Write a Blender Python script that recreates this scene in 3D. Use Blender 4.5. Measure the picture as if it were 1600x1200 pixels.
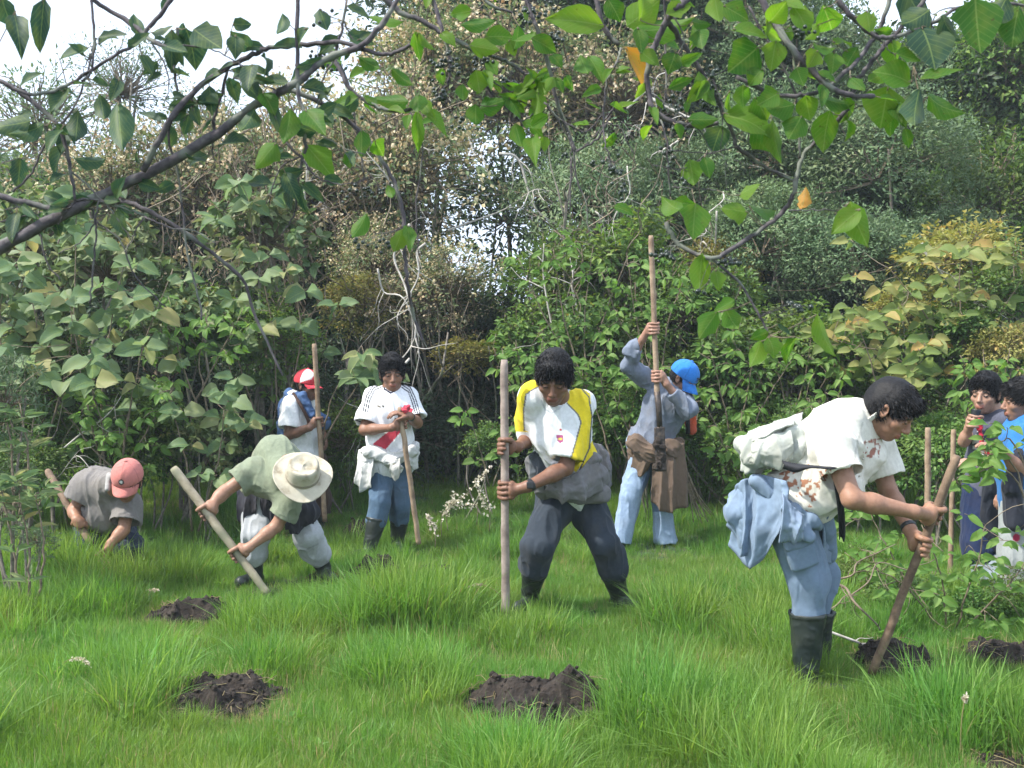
import bpy, math, random
import numpy as np
from mathutils import Vector, Matrix

# ------------------------------------------------------------------ camera, sky, sun, exposure
scene = bpy.context.scene
for o in list(bpy.data.objects): bpy.data.objects.remove(o)
COL = scene.collection
F, CH = 1640.0, 1.4                      # focal length in px of the 1600 px wide photograph, eye height
cam_d = bpy.data.cameras.new('camera'); cam = bpy.data.objects.new('camera', cam_d); COL.objects.link(cam)
cam.location = (0, 0, CH); cam.rotation_euler = (math.radians(90), 0, 0)
cam_d.sensor_width = 36; cam_d.lens = 36*F/1600; cam_d.clip_start = .05; cam_d.clip_end = 2000
cam_d.dof.use_dof = True; cam_d.dof.focus_distance = 6.5; cam_d.dof.aperture_fstop = 9
scene.camera = cam
SUN_EL, SUN_AZ = math.radians(52), math.radians(-112)     # azimuth from +Y towards +X
world = bpy.data.worlds.new('World'); scene.world = world; world.use_nodes = True
wn = world.node_tree; bg = wn.nodes['Background']
sky = wn.nodes.new('ShaderNodeTexSky'); sky.sky_type = 'NISHITA'; sky.sun_disc = False
sky.sun_elevation = SUN_EL; sky.sun_rotation = SUN_AZ; sky.dust_density = 3.5; sky.air_density = 1.0; sky.ozone_density = 1.0
tcw = wn.nodes.new('ShaderNodeTexCoord'); cl_ = wn.nodes.new('ShaderNodeTexNoise'); cl_.inputs['Scale'].default_value = 1.6; cl_.inputs['Detail'].default_value = 7.0
wn.links.new(tcw.outputs['Generated'], cl_.inputs['Vector']); cr_ = wn.nodes.new('ShaderNodeValToRGB'); cr_.color_ramp.elements[0].position = .30; cr_.color_ramp.elements[0].color = (.45, .45, .45, 1); cr_.color_ramp.elements[1].position = .6; cr_.color_ramp.elements[1].color = (.95, .95, .95, 1)
wn.links.new(cl_.outputs[0], cr_.inputs[0]); mw = wn.nodes.new('ShaderNodeMix'); mw.data_type = 'RGBA'; wn.links.new(cr_.outputs[0], mw.inputs[0]); wn.links.new(sky.outputs[0], mw.inputs[6]); mw.inputs[7].default_value = (4.9, 5.7, 7.0, 1)
wn.links.new(mw.outputs[2], bg.inputs[0]); bg.inputs[1].default_value = .15      # thin bright cloud over most of the sky
sun_d = bpy.data.lights.new('sun', 'SUN'); sun_d.energy = 3.7; sun_d.angle = math.radians(2.5); sun_d.color = (1, .96, .88)
sun = bpy.data.objects.new('sun', sun_d); COL.objects.link(sun)
sdir = Vector((math.sin(SUN_AZ)*math.cos(SUN_EL), math.cos(SUN_AZ)*math.cos(SUN_EL), math.sin(SUN_EL)))
sun.rotation_euler = sdir.to_track_quat('Z', 'Y').to_euler(); sun.location = (-6, 2, 12)
vs = scene.view_settings; vs.view_transform = 'Standard'; vs.look = 'None'; vs.gamma = 1; vs.exposure = 1.05
try: vs.use_curve_mapping = False
except Exception: pass
scene.cycles.max_bounces = 6; scene.cycles.transparent_max_bounces = 8
scene.cycles.use_denoising = True

# ------------------------------------------------------------------ helpers
def P(x, y, d): return np.array([(x-800)/F*d, d, CH+(600-y)/F*d])
def V3(a): return np.asarray(a, float)
def nrm(a):
    a = V3(a); n = np.linalg.norm(a, axis=-1, keepdims=True); return a/np.maximum(n, 1e-9)
def mesh_np(name, verts, faces, smooth=True, col=None, mats=(), fsize=None):
    """verts (N,3); faces: (M,k) array or list of such arrays"""
    me = bpy.data.meshes.new(name)
    verts = np.ascontiguousarray(verts, np.float32)
    fl = faces if isinstance(faces, (list, tuple)) else [faces]
    fl = [np.asarray(f, np.int32) for f in fl if len(f)]
    me.vertices.add(len(verts)); me.vertices.foreach_set('co', verts.ravel())
    tot = sum(f.size for f in fl); np_ = sum(len(f) for f in fl)
    me.loops.add(tot); me.loops.foreach_set('vertex_index', np.concatenate([f.ravel() for f in fl]))
    me.polygons.add(np_)
    ls = np.concatenate([np.full(len(f), f.shape[1], np.int32) for f in fl])
    st = np.concatenate([[0], np.cumsum(ls)[:-1]]).astype(np.int32)
    me.polygons.foreach_set('loop_start', st)
    me.polygons.foreach_set('loop_total', ls)
    me.polygons.foreach_set('use_smooth', np.full(np_, smooth))
    if col is not None:
        c = np.asarray(col, np.float32)
        if c.ndim == 1: c = np.stack([c, c, c], 1)
        c = np.concatenate([c[:, :3], np.ones((len(c), 1), np.float32)], 1)
        at = me.color_attributes.new('col', 'FLOAT_COLOR', 'POINT'); at.data.foreach_set('color', c.ravel())
    for m in mats: me.materials.append(m)
    me.update(calc_edges=True); me.validate()
    return me
def link(name, me, parent=None, loc=None):
    o = bpy.data.objects.new(name, me); COL.objects.link(o)
    if loc is not None: o.location = loc
    if parent is not None: o.parent = parent
    return o
def tag(o, label=None, cat=None, group=None, kind=None):
    if label: o['label'] = label
    if cat: o['category'] = cat
    if group: o['group'] = group
    if kind: o['kind'] = kind
    return o
def empty(name, loc, label=None, cat=None, group=None):
    o = bpy.data.objects.new(name, None); COL.objects.link(o); o.location = loc; o.empty_display_size = .1
    return tag(o, label, cat, group)
def part(name, me, root):          # mesh in world coordinates -> child of root
    o = link(name, me, root); o.matrix_parent_inverse = Matrix.Translation(root.location).inverted(); return o

def _hash(i, j, k, s):
    n = (i.astype(np.int64)*374761393 + j.astype(np.int64)*668265263 + k.astype(np.int64)*2147483647 + s*1274126177) & 0xffffffff
    n = ((n ^ (n >> 13))*1274126177) & 0xffffffff
    n = n ^ (n >> 16)
    return (n & 0xffff)/65535.0
def vnoise(p, seed=0):
    p = np.asarray(p, float); i = np.floor(p).astype(np.int64); f = p-i; f = f*f*(3-2*f); r = 0
    for a in (0, 1):
        wa = f[..., 0] if a else 1-f[..., 0]
        for b in (0, 1):
            wb = f[..., 1] if b else 1-f[..., 1]
            for c in (0, 1):
                wc = f[..., 2] if c else 1-f[..., 2]
                r = r + wa*wb*wc*_hash(i[..., 0]+a, i[..., 1]+b, i[..., 2]+c, seed)
    return r
def fbm(p, seed=0, o=3):
    p = np.asarray(p, float)
    return sum(vnoise(p*2**k, seed+k)*.5**k for k in range(o))/sum(.5**k for k in range(o))

# ---- materials
def newmat(name):
    m = bpy.data.materials.new(name); m.use_nodes = True; return m, m.node_tree, m.node_tree.nodes['Principled BSDF']
def N(nt, t, **kw):
    n = nt.nodes.new(t)
    for k, v in kw.items():
        if k in n.inputs.keys(): n.inputs[k].default_value = v
        else: setattr(n, k, v)
    return n
def ramp(nt, fac, stops):
    r = nt.nodes.new('ShaderNodeValToRGB'); cr = r.color_ramp
    while len(cr.elements) < len(stops): cr.elements.new(.5)
    for e, (p, c) in zip(cr.elements, stops): e.position = p; e.color = (*c, 1)
    nt.links.new(fac, r.inputs[0]); return r.outputs[0]
def mixc(nt, fac, a, b, mode='MIX'):
    m = nt.nodes.new('ShaderNodeMix'); m.data_type = 'RGBA'; m.blend_type = mode
    for s, v in ((0, fac), (6, a), (7, b)):
        if hasattr(v, 'links') or hasattr(v, 'is_linked'): nt.links.new(v, m.inputs[s])
        elif s: m.inputs[s].default_value = (*v, 1)
        else: m.inputs[0].default_value = v
    return m.outputs[2]
def foliage(name, stops, trans=.35, rough=.5, spec=.35, objvar=.25):
    m, nt, b = newmat(name)
    at = N(nt, 'ShaderNodeAttribute', attribute_name='col')
    sep = nt.nodes.new('ShaderNodeSeparateColor'); nt.links.new(at.outputs['Color'], sep.inputs[0])
    c = ramp(nt, sep.outputs[0], stops)
    oi = nt.nodes.new('ShaderNodeObjectInfo')
    h = nt.nodes.new('ShaderNodeHueSaturation'); nt.links.new(c, h.inputs['Color'])
    mr = N(nt, 'ShaderNodeMapRange'); nt.links.new(oi.outputs['Random'], mr.inputs[0]); mr.inputs[3].default_value = 1-objvar; mr.inputs[4].default_value = 1+objvar
    nt.links.new(mr.outputs[0], h.inputs['Value'])
    nz = N(nt, 'ShaderNodeTexNoise', Scale=1.3); tc = nt.nodes.new('ShaderNodeNewGeometry'); nt.links.new(tc.outputs['Position'], nz.inputs['Vector'])
    mr2 = N(nt, 'ShaderNodeMapRange'); nt.links.new(nz.outputs[0], mr2.inputs[0]); mr2.inputs[1].default_value = .3; mr2.inputs[2].default_value = .7
    mr2.inputs[3].default_value = .475; mr2.inputs[4].default_value = .52; nt.links.new(mr2.outputs[0], h.inputs['Hue'])
    nt.links.new(h.outputs[0], b.inputs['Base Color']); b.inputs['Roughness'].default_value = rough; b.inputs['Specular IOR Level'].default_value = spec
    t = nt.nodes.new('ShaderNodeBsdfTranslucent')
    hs = nt.nodes.new('ShaderNodeHueSaturation'); hs.inputs['Hue'].default_value = .485; hs.inputs['Saturation'].default_value = 1.15; hs.inputs['Value'].default_value = 1.5
    nt.links.new(h.outputs[0], hs.inputs['Color']); nt.links.new(hs.outputs[0], t.inputs[0])
    mx = nt.nodes.new('ShaderNodeMixShader'); mx.inputs[0].default_value = trans
    nt.links.new(b.outputs[0], mx.inputs[1]); nt.links.new(t.outputs[0], mx.inputs[2])
    nt.links.new(mx.outputs[0], nt.nodes['Material Output'].inputs[0]); return m
def bark(name, c1, c2, scale=30, moss=None):
    m, nt, b = newmat(name)
    tc = nt.nodes.new('ShaderNodeTexCoord')
    nz = N(nt, 'ShaderNodeTexNoise', Scale=scale, Detail=6.0, Roughness=.65); nt.links.new(tc.outputs['Object'], nz.inputs['Vector'])
    c = ramp(nt, nz.outputs[0], [(.35, c1), (.65, c2)])
    if moss:
        n2 = N(nt, 'ShaderNodeTexNoise', Scale=scale*.3, Detail=3.0); nt.links.new(tc.outputs['Object'], n2.inputs['Vector'])
        f = ramp(nt, n2.outputs[0], [(.52, (0, 0, 0)), (.62, (1, 1, 1))]); c = mixc(nt, f, c, moss)
    nt.links.new(c, b.inputs['Base Color']); b.inputs['Roughness'].default_value = .85
    bp = N(nt, 'ShaderNodeBump', Strength=.7, Distance=.004); nt.links.new(nz.outputs[0], bp.inputs['Height']); nt.links.new(bp.outputs[0], b.inputs['Normal'])
    return m
def cloth(name, weave=900, rough=.9, dirt=.12, scale=7, dirtcol=(.16, .12, .07), bump=.6):
    m, nt, b = newmat(name)
    at = N(nt, 'ShaderNodeAttribute', attribute_name='col')
    tc = nt.nodes.new('ShaderNodeTexCoord')
    nz = N(nt, 'ShaderNodeTexNoise', Scale=scale, Detail=5.0, Roughness=.6); nt.links.new(tc.outputs['Object'], nz.inputs['Vector'])
    f = ramp(nt, nz.outputs[0], [(.5, (0, 0, 0)), (.75, (1, 1, 1))])
    mm = N(nt, 'ShaderNodeMath', operation='MULTIPLY'); nt.links.new(f, mm.inputs[0]); mm.inputs[1].default_value = dirt
    c = mixc(nt, mm.outputs[0], at.outputs['Color'], dirtcol)
    n3 = N(nt, 'ShaderNodeTexNoise', Scale=60.0, Detail=3.0); nt.links.new(tc.outputs['Object'], n3.inputs['Vector'])
    v = ramp(nt, n3.outputs[0], [(.3, (.86, .86, .86)), (.7, (1.0, 1.0, 1.0))]); c = mixc(nt, 1.0, c, v, 'MULTIPLY')
    nt.links.new(c, b.inputs['Base Color']); b.inputs['Roughness'].default_value = rough; b.inputs['Specular IOR Level'].default_value = .15
    b.inputs['Sheen Weight'].default_value = .08
    mp = nt.nodes.new('ShaderNodeMapping'); mp.inputs['Scale'].default_value = (1, 1, .55); mp.inputs['Rotation'].default_value = (.2, .35, 0); nt.links.new(tc.outputs['Object'], mp.inputs[0])
    n2 = N(nt, 'ShaderNodeTexNoise', Scale=11.0, Detail=4.0, Distortion=1.6); n2.noise_type = 'RIDGED_MULTIFRACTAL'; nt.links.new(mp.outputs[0], n2.inputs['Vector'])
    bp = N(nt, 'ShaderNodeBump', Strength=bump, Distance=.014); nt.links.new(n2.outputs[0], bp.inputs['Height'])
    nt.links.new(bp.outputs[0], b.inputs['Normal'])
    return m
def plain(name, c, rough=.6, c2=None, scale=40, bump=0, spec=.5, metal=0):
    m, nt, b = newmat(name); b.inputs['Roughness'].default_value = rough; b.inputs['Specular IOR Level'].default_value = spec; b.inputs['Metallic'].default_value = metal
    tc = nt.nodes.new('ShaderNodeTexCoord'); nz = N(nt, 'ShaderNodeTexNoise', Scale=float(scale), Detail=4.0); nt.links.new(tc.outputs['Object'], nz.inputs['Vector'])
    nt.links.new(ramp(nt, nz.outputs[0], [(.35, c), (.7, c2 or tuple(x*.75 for x in c))]), b.inputs['Base Color'])
    if bump:
        bp = N(nt, 'ShaderNodeBump', Strength=bump, Distance=.01); nt.links.new(nz.outputs[0], bp.inputs['Height']); nt.links.new(bp.outputs[0], b.inputs['Normal'])
    return m

# ---- tubes (branches, poles)
def tube_arr(pts, rad, sides=5, cap=True):
    pts = V3(pts); n = len(pts); rad = np.broadcast_to(np.asarray(rad, float), (n,))
    t = np.gradient(pts, axis=0); t = nrm(t)
    ref = np.array([.31, .22, .93]); a = nrm(np.cross(t, ref)+1e-6); b = np.cross(t, a)
    ang = np.linspace(0, 2*np.pi, sides, endpoint=False)
    ring = a[:, None]*np.cos(ang)[None, :, None]+b[:, None]*np.sin(ang)[None, :, None]
    v = (pts[:, None]+ring*rad[:, None, None]).reshape(-1, 3)
    i = np.arange(n-1)[:, None]*sides; j = np.arange(sides)[None]; j2 = (j+1) % sides
    q = np.stack([i+j, i+j2, i+sides+j2, i+sides+j], -1).reshape(-1, 4)
    tri = np.zeros((0, 3), int)
    if cap:
        v = np.concatenate([v, pts[:1], pts[-1:]]); c0, c1 = n*sides, n*sides+1; jj = np.arange(sides); k = (jj+1) % sides
        tri = np.concatenate([np.stack([np.full(sides, c0), k, jj], 1), np.stack([np.full(sides, c1), jj+(n-1)*sides, k+(n-1)*sides], 1)])
    return v, q, tri
class Tubes:
    def __init__(s): s.v = []; s.q = []; s.t = []; s.n = 0
    def add(s, pts, rad, sides=5, cap=True):
        v, q, t = tube_arr(pts, rad, sides, cap); s.v.append(v); s.q.append(q+s.n); s.t.append(t+s.n); s.n += len(v)
    def mesh(s, name, mat, col=None):
        v = np.concatenate(s.v)
        return mesh_np(name, v, [np.concatenate(s.q), np.concatenate(s.t)], True, None if col is None else np.tile(col, (len(v), 1)), [mat])
def smooth_line(pts, k=4, jit=0, rng=None):
    """Catmull-Rom through rows of pts (any number of columns)"""
    p = V3(pts); p = np.concatenate([p[:1]*2-p[1:2], p, p[-1:]*2-p[-2:-1]]); out = []
    for i in range(1, len(p)-2):
        for t in np.linspace(0, 1, k, endpoint=False):
            out.append(.5*((2*p[i])+(-p[i-1]+p[i+1])*t+(2*p[i-1]-5*p[i]+4*p[i+1]-p[i+2])*t*t+(-p[i-1]+3*p[i]-3*p[i+1]+p[i+2])*t**3))
    out.append(p[-2]); out = np.array(out)
    if jit: out[1:-1, :3] += rng.normal(0, jit, (len(out)-2, 3))
    return out

# ---- leaf clouds
def leaves(pos, tip, up, L, wr, rng, cup=.18, curl=.15, six=True):
    """N leaves; returns verts, quads"""
    t = nrm(tip); n = nrm(up - t*np.sum(up*t, 1, keepdims=True)); s = np.cross(t, n)
    L = L[:, None]; w = L*wr*.5
    if six:
        def q(u, a, h): return pos+t*L*u+s*w*a+n*(h*w-curl*L*u*u)
        v = np.stack([q(0, 0, 0), q(.28, 1, cup*1.6), q(.66, .8, cup*1.3), q(1, 0, 0), q(.66, -.8, cup*1.3), q(.28, -1, cup*1.6)], 1)
        i = np.arange(len(pos))[:, None]*6
        return v.reshape(-1, 3), np.concatenate([i+np.array([0, 1, 2, 3]), i+np.array([0, 3, 4, 5])]), 6
    def q(u, a, h): return pos+t*L*u+s*w*a+n*h*w
    v = np.stack([q(0, 0, 0), q(.45, 1, cup), q(1, 0, -cup), q(.45, -1, cup)], 1)
    i = np.arange(len(pos))[:, None]*4
    return v.reshape(-1, 3), i+np.array([0, 1, 2, 3]), 4
def rdir(rng, n):
    return nrm(rng.normal(size=(n, 3)))
def crown_mesh(name, rng, R, ncl, per, clr, L, wr, mat, droop=.3, six=True, shell=.62, lump=.35, top=0.0, twigs=None, tmat=None, blossom=0, bmat=None, bsize=.03, whorl=False, tang=False):
    R = V3(R)
    d = rdir(rng, ncl); d[:, 2] = np.where((d[:, 2] < -.2) & (rng.random(ncl) < .5), -d[:, 2], d[:, 2])+top; d = nrm(d)
    rr = shell+(1-shell)*rng.random(ncl)**.6; rr = rr*(1-lump+2*lump*fbm(d*2.1+5, int(rng.integers(999)), 2))
    cc = d*rr[:, None]*R
    n = ncl*per; c = np.repeat(cc, per, 0); dd = np.repeat(d, per, 0); cs = np.repeat(rng.random(ncl), per)
    off = rdir(rng, n)*(rng.random(n)**.45)[:, None]*clr*np.array([1, 1, .75])
    pos = c+off
    if whorl: tip = nrm(off+.3*rng.normal(size=(n, 3))*clr+dd*.2*clr); pos = c+off*.25
    else: tip = nrm(dd*.5+nrm(off)*.8+.5*rng.normal(size=(n, 3))*.6)
    tip[:, 2] -= droop
    up = nrm(dd*.55+np.array([0, 0, .8])+.45*rng.normal(size=(n, 3)))
    if tang: tip = nrm(rdir(rng, n)+.25*dd-np.array([0, 0, .25])); up = nrm(dd*.9+np.array([0, 0, .55])+.4*rng.normal(size=(n, 3)))
    LL = L*(.65+.6*rng.random(n))
    v, q, k = leaves(pos, tip, up, LL, wr, rng, six=six)
    colr = np.clip(.5*cs+.5*rng.random(n), 0, 1); col = np.repeat(colr, k); col = np.stack([col]*3, 1)
    allv, allq, mi = [v], [q], [np.zeros(len(q), int)]; cols = [col]; nv = len(v); mats = [mat]
    tris = []
    if twigs:
        tb = Tubes(); sel = rng.permutation(ncl)[:twigs]
        for i in sel:
            a = d[i]*R*.05; e = cc[i]; m1 = (a+e)/2+rng.normal(0, .10, 3)*R.mean()
            tb.add(smooth_line([a, m1, e, e+nrm(d[i]+rng.normal(0, .4, 3))*clr*.8], 3), np.linspace(.014, .003, 10), 3, False)
        tv = np.concatenate(tb.v); allv.append(tv); allq.append(np.concatenate(tb.q)+nv); mi.append(np.full(len(allq[-1]), len(mats))); mats.append(tmat)
        cols.append(np.full((len(tv), 3), .5)); nv += len(tv)
    if blossom:
        bi = rng.choice(ncl, blossom); nb = 7
        bc = cc[bi]*1.03+rng.normal(0, clr*.5, (blossom, 3)); bp = np.repeat(bc, nb, 0)+rng.normal(0, bsize*.9, (blossom*nb, 3))
        bv, bq, _ = leaves(bp, rdir(rng, len(bp)), rdir(rng, len(bp)), bsize*(.7+.7*rng.random(len(bp))), .9, rng, six=False)
        allv.append(bv); allq.append(bq+nv); mi.append(np.full(len(bq), len(mats))); mats.append(bmat); cols.append(np.repeat(rng.random((len(bp), 1)), 4, 0)*np.ones((1, 3)))
    me = mesh_np(name, np.concatenate(allv), np.concatenate(allq), False, np.concatenate(cols), mats)
    me.polygons.foreach_set('material_index', np.concatenate(mi).astype(np.int32)); me.update()
    return me
# ------------------------------------------------------------------ ground
def sstep(a, b, x):
    t = np.clip((x-a)/(b-a), 0, 1); return t*t*(3-2*t)
def gz(x, y):
    x = np.asarray(x, float); y = np.asarray(y, float)
    p = np.stack([x*.8, y*.8, x*0], -1)
    z = .10*(fbm(p, 3, 3)-.5)*sstep(0, 3, y)
    z = z+.5*sstep(8.2, 13, y)+sstep(11.5, 26, y)*(2.5+2.8*sstep(-2, 8, x))
    return z
def G(px, py, lift=0):       # ground point seen at pixel (px, py)
    d = F*CH/(py-600); p = P(px, py, d); p[2] = float(gz(p[0], p[1]))+lift; return p
m_soil, nt, b = newmat('dark_soil')
tc = nt.nodes.new('ShaderNodeTexCoord'); nz = N(nt, 'ShaderNodeTexNoise', Scale=22.0, Detail=8.0, Roughness=.7); nt.links.new(tc.outputs['Object'], nz.inputs['Vector'])
nt.links.new(ramp(nt, nz.outputs[0], [(.3, (.010, .007, .005)), (.55, (.03, .021, .015)), (.75, (.075, .055, .038))]), b.inputs['Base Color'])
b.inputs['Roughness'].default_value = .95
bp = N(nt, 'ShaderNodeBump', Strength=1.0, Distance=.02); nt.links.new(nz.outputs[0], bp.inputs['Height']); nt.links.new(bp.outputs[0], b.inputs['Normal'])
m_ground, nt, b = newmat('meadow_ground')
tc = nt.nodes.new('ShaderNodeNewGeometry'); nz = N(nt, 'ShaderNodeTexNoise', Scale=3.0, Detail=8.0, Roughness=.7); nt.links.new(tc.outputs['Position'], nz.inputs['Vector'])
nt.links.new(ramp(nt, nz.outputs[0], [(.3, (.018, .03, .01)), (.5, (.03, .06, .015)), (.7, (.06, .055, .025))]), b.inputs['Base Color']); b.inputs['Roughness'].default_value = .95
gx = np.concatenate([-np.geomspace(90, 12, 9), np.linspace(-11, 11, 89), np.geomspace(12, 90, 9)])
gy = np.concatenate([-np.geomspace(30, 4, 6), np.linspace(-3, 30, 133), np.geomspace(31, 95, 8)])
X, Y = np.meshgrid(gx, gy, indexing='ij'); Z = gz(X, Y)
nx, ny = X.shape; i, j = np.meshgrid(np.arange(nx-1), np.arange(ny-1), indexing='ij'); a0 = i*ny+j
fc = np.stack([a0, a0+ny, a0+ny+1, a0+1], -1).reshape(-1, 4)
tag(link('ground', mesh_np('ground', np.stack([X, Y, Z], -1).reshape(-1, 3), fc, True, None, [m_ground])), 'green meadow ground rising into a wooded bank', kind='structure')

m_straw = foliage('dry_grass', [(0, (.28, .22, .11)), (1, (.42, .36, .2))], trans=.3, objvar=.1)
# soil heaps: (px, py, half width px, height px, depth scale)
HEAPS = [(588, 900, 44, 24, .8, 'dark soil heap in the grass left of the standing man with striped shirt shoulders'),
         (682, 900, 34, 12, .8, 'small low scatter of soil in the grass between the two middle poles'),
         (308, 968, 60, 28, .9, 'low dark soil patch in the grass beside the hat wearer\'s pole'),
         (345, 1112, 92, 32, .9, 'wide flat heap of dark soil at the lower left with dry grass on top'),
         (845, 1125, 112, 58, .8, 'largest dark soil heap in the middle of the near grass'),
         (1400, 1048, 62, 30, .9, 'dark soil heap around the foot of the rough branch pole'),
         (1560, 1032, 60, 22, .9, 'brown soil heap in the grass under the leafy bush'),
         (1560, 1196, 60, 12, .9, 'sliver of dark soil at the lower right corner'),
         (505, 905, 30, 8, .8, 'thin soil scatter behind the tip of the hat wearer\'s pole'),
         (560, 845, 26, 16, .8, 'small brown soil mound by the left boot of the striped shirt man')]
rg = np.random.default_rng(5)
soil_disks = []
for hi, (px, py, hw, hh, ds, lab) in enumerate(HEAPS):
    c = G(px, py); s = F/c[1]; w = hw/s; h = 1.15*hh/s; wy = w*ds
    soil_disks.append((c[0], c[1], w, wy))
    n = 60; u = np.linspace(-1.25, 1.25, n); U, W = np.meshgrid(u, u, indexing='ij'); r = np.sqrt(U**2+W**2)
    ed = 1+1.1*(fbm(np.stack([U*2+hi*7, W*2, U*0], -1), 11, 2)-.5)
    p3 = np.stack([U*w*18+hi*9, W*wy*18, U*0], -1)
    prof = np.clip(1-(r/ed)**2.6, -.3, 1)
    zz = h*prof*(.2+1.2*fbm(np.stack([U*2.4+hi*3, W*2.4, U*0], -1), 4, 2))+.035*(fbm(p3*1.4, 8, 3)-.45)*(prof > -.2)+.018*(vnoise(p3*3.2, 5)-.5)+.01
    Xh = c[0]+U*w; Yh = c[1]+W*wy; Zh = gz(Xh, Yh)+zz
    ii, jj = np.meshgrid(np.arange(n-1), np.arange(n-1), indexing='ij'); a0 = ii*n+jj
    fc = np.stack([a0, a0+n, a0+n+1, a0+1], -1).reshape(-1, 4)
    root = empty('soil_heap', c, lab, 'soil heap', 'freshly dug soil heaps')
    vv = np.stack([Xh, Yh, Zh], -1).reshape(-1, 3)
    part('heap', mesh_np('heap', vv, fc, False, None, [m_soil]), root)
    # clods
    V = []; Q = []; nn = 0
    base = np.array([[0,0,1],[.9,0,.4],[.28,.85,.4],[-.72,.53,.4],[-.72,-.53,.4],[.28,-.85,.4],[.72,.53,-.4],[-.28,.85,-.4],[-.9,0,-.4],[-.28,-.85,-.4],[.72,-.53,-.4],[0,0,-1]])
    tri = np.array([[0,1,2],[0,2,3],[0,3,4],[0,4,5],[0,5,1],[1,6,2],[2,7,3],[3,8,4],[4,9,5],[5,10,1],[6,7,2],[7,8,3],[8,9,4],[9,10,5],[10,6,1],[11,7,6],[11,8,7],[11,9,8],[11,10,9],[11,6,10]])
    for k in range(int(220*w/.2)):
        a = rg.random()*6.28; q = rg.random()**.5*1.15; x = c[0]+math.cos(a)*q*w; y = c[1]+math.sin(a)*q*wy
        sz = .004+.016*rg.random()**2.5; ix = np.argmin((vv[:, 0]-x)**2+(vv[:, 1]-y)**2)
        V.append(base*sz*rg.uniform(.6, 1.3, (12, 3))+[x, y, max(vv[ix, 2], gz(x, y))+sz*.3]); Q.append(tri+nn); nn += 12
    sw = Tubes()
    for k in range(int(60*w/.2)):
        a = rg.random()*6.28; q = .3+.9*rg.random()**.5; x = c[0]+math.cos(a)*q*w; y = c[1]+math.sin(a)*q*wy; ix = np.argmin((vv[:, 0]-x)**2+(vv[:, 1]-y)**2); z = vv[ix, 2]+.008; l = rg.uniform(.04, .11); t = rg.random()*6.28
        sw.add([(x, y, z), (x+math.cos(t)*l*.5, y+math.sin(t)*l*.5, z+rg.uniform(.0, .02)), (x+math.cos(t)*l, y+math.sin(t)*l, z-.012+rg.uniform(0, .03))], .0016, 3, False)
    sr = part('torn_grass', sw.mesh('torn_grass', m_straw, np.array([.3, .3, .3])), root); sr['kind'] = 'stuff'
    cl = part('clods', mesh_np('clods', np.concatenate(V), np.concatenate(Q), False, None, [m_soil]), root); cl['kind'] = 'stuff'

# ------------------------------------------------------------------ grass (uncountable: one object, instanced clumps)
m_grass = foliage('grass_blades', [(0, (.07, .155, .028)), (.45, (.135, .27, .052)), (.8, (.22, .35, .085)), (.93, (.30, .35, .13)), (1, (.36, .31, .15))], trans=.45, rough=.5, spec=.35, objvar=.12)
def blades(rng, n, R, L0, L1, w, lean=.5, dry=.02, seg=4):
    a = rng.random(n)*6.283; r = R*np.sqrt(rng.random(n)); p = np.stack([np.cos(a)*r, np.sin(a)*r, np.zeros(n)-.02], 1)
    L = rng.uniform(L0, L1, n); la = a+rng.normal(0, 1.2, n); ln = np.abs(rng.normal(.25, lean, n)); dirh = np.stack([np.cos(la), np.sin(la), 0*la], 1)
    sd = np.stack([-np.sin(la+rng.normal(0, .8, n)), np.cos(la+rng.normal(0, .8, n)), 0*la], 1); ww = w*rng.uniform(.6, 1.3, n)
    rows = []; t = np.linspace(0, 1, seg+1)
    for k, u in enumerate(t):
        c = p+dirh*(ln*L*u**2*.8)[:, None]+np.array([0, 0, 1])*(L*(u-.28*np.minimum(ln, 1.4)*u**2.3))[:, None]
        hw = ww*.5*(1-u**2.2)*(.55+.45*min(1, u*4)) if k < seg else ww*0
        rows.append(c-sd*hw[:, None]); rows.append(c+sd*hw[:, None])
    v = np.stack(rows, 1); i = np.arange(n)[:, None]*(2*(seg+1))
    q = np.concatenate([i+np.array([2*k, 2*k+1, 2*k+3, 2*k+2]) for k in range(seg)])
    col = np.clip(rng.random()*.35+.6*rng.random(n), 0, .9); col = np.where(rng.random(n) < dry, 1, col)
    return v.reshape(-1, 3), q, np.repeat(col, 2*(seg+1))
clumps = []
gcoll = bpy.data.collections.new('grass_sources')
for k in range(10):
    tall = k in (7, 8); dryk = k == 9
    v, q, c = blades(rg, 80 if not tall else 70, .11 if not tall else .09, .07 if not tall else .14, .17 if not tall else .30, .0040 if not tall else .0052, .42 if not tall else .5, .03 if not dryk else .55, 4)
    o = bpy.data.objects.new('grass_clump', mesh_np('grass_clump', v, q, False, c, [m_grass])); gcoll.objects.link(o)
for k in range(2):      # broad-leaved weeds between the grass
    n = 14; a = rg.random(n)*6.283; pos = np.stack([np.cos(a)*.012, np.sin(a)*.012, .01+.08*rg.random(n)], 1); tip = np.stack([np.cos(a), np.sin(a), .35+.8*rg.random(n)], 1)
    v, q, kk = leaves(pos, tip, np.tile([0, 0, 1.], (n, 1))+rg.normal(0, .2, (n, 3)), .035+.045*rg.random(n), .42, rg, curl=.35)
    o = bpy.data.objects.new('weed_clump', mesh_np('weed_clump', v, q, False, np.repeat(.1+.5*rg.random(n), kk), [m_grass])); gcoll.objects.link(o)
Ng = 19000
y = 2.6+(12.3-2.6)*rg.random(Ng*2)**1.25; x = (rg.random(Ng*2)-.5)*2*(.56*y+.5)
dn = fbm(np.stack([x*1.5, y*1.5, x*0], -1), 21, 2)
keep = np.ones(len(x), bool)
for cx, cy, w, wy in soil_disks: keep &= ((x-cx)/(w*.9))**2+((y-cy)/(wy*.8))**2 > 1+.5*(rg.random(len(x))-.5)
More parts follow.
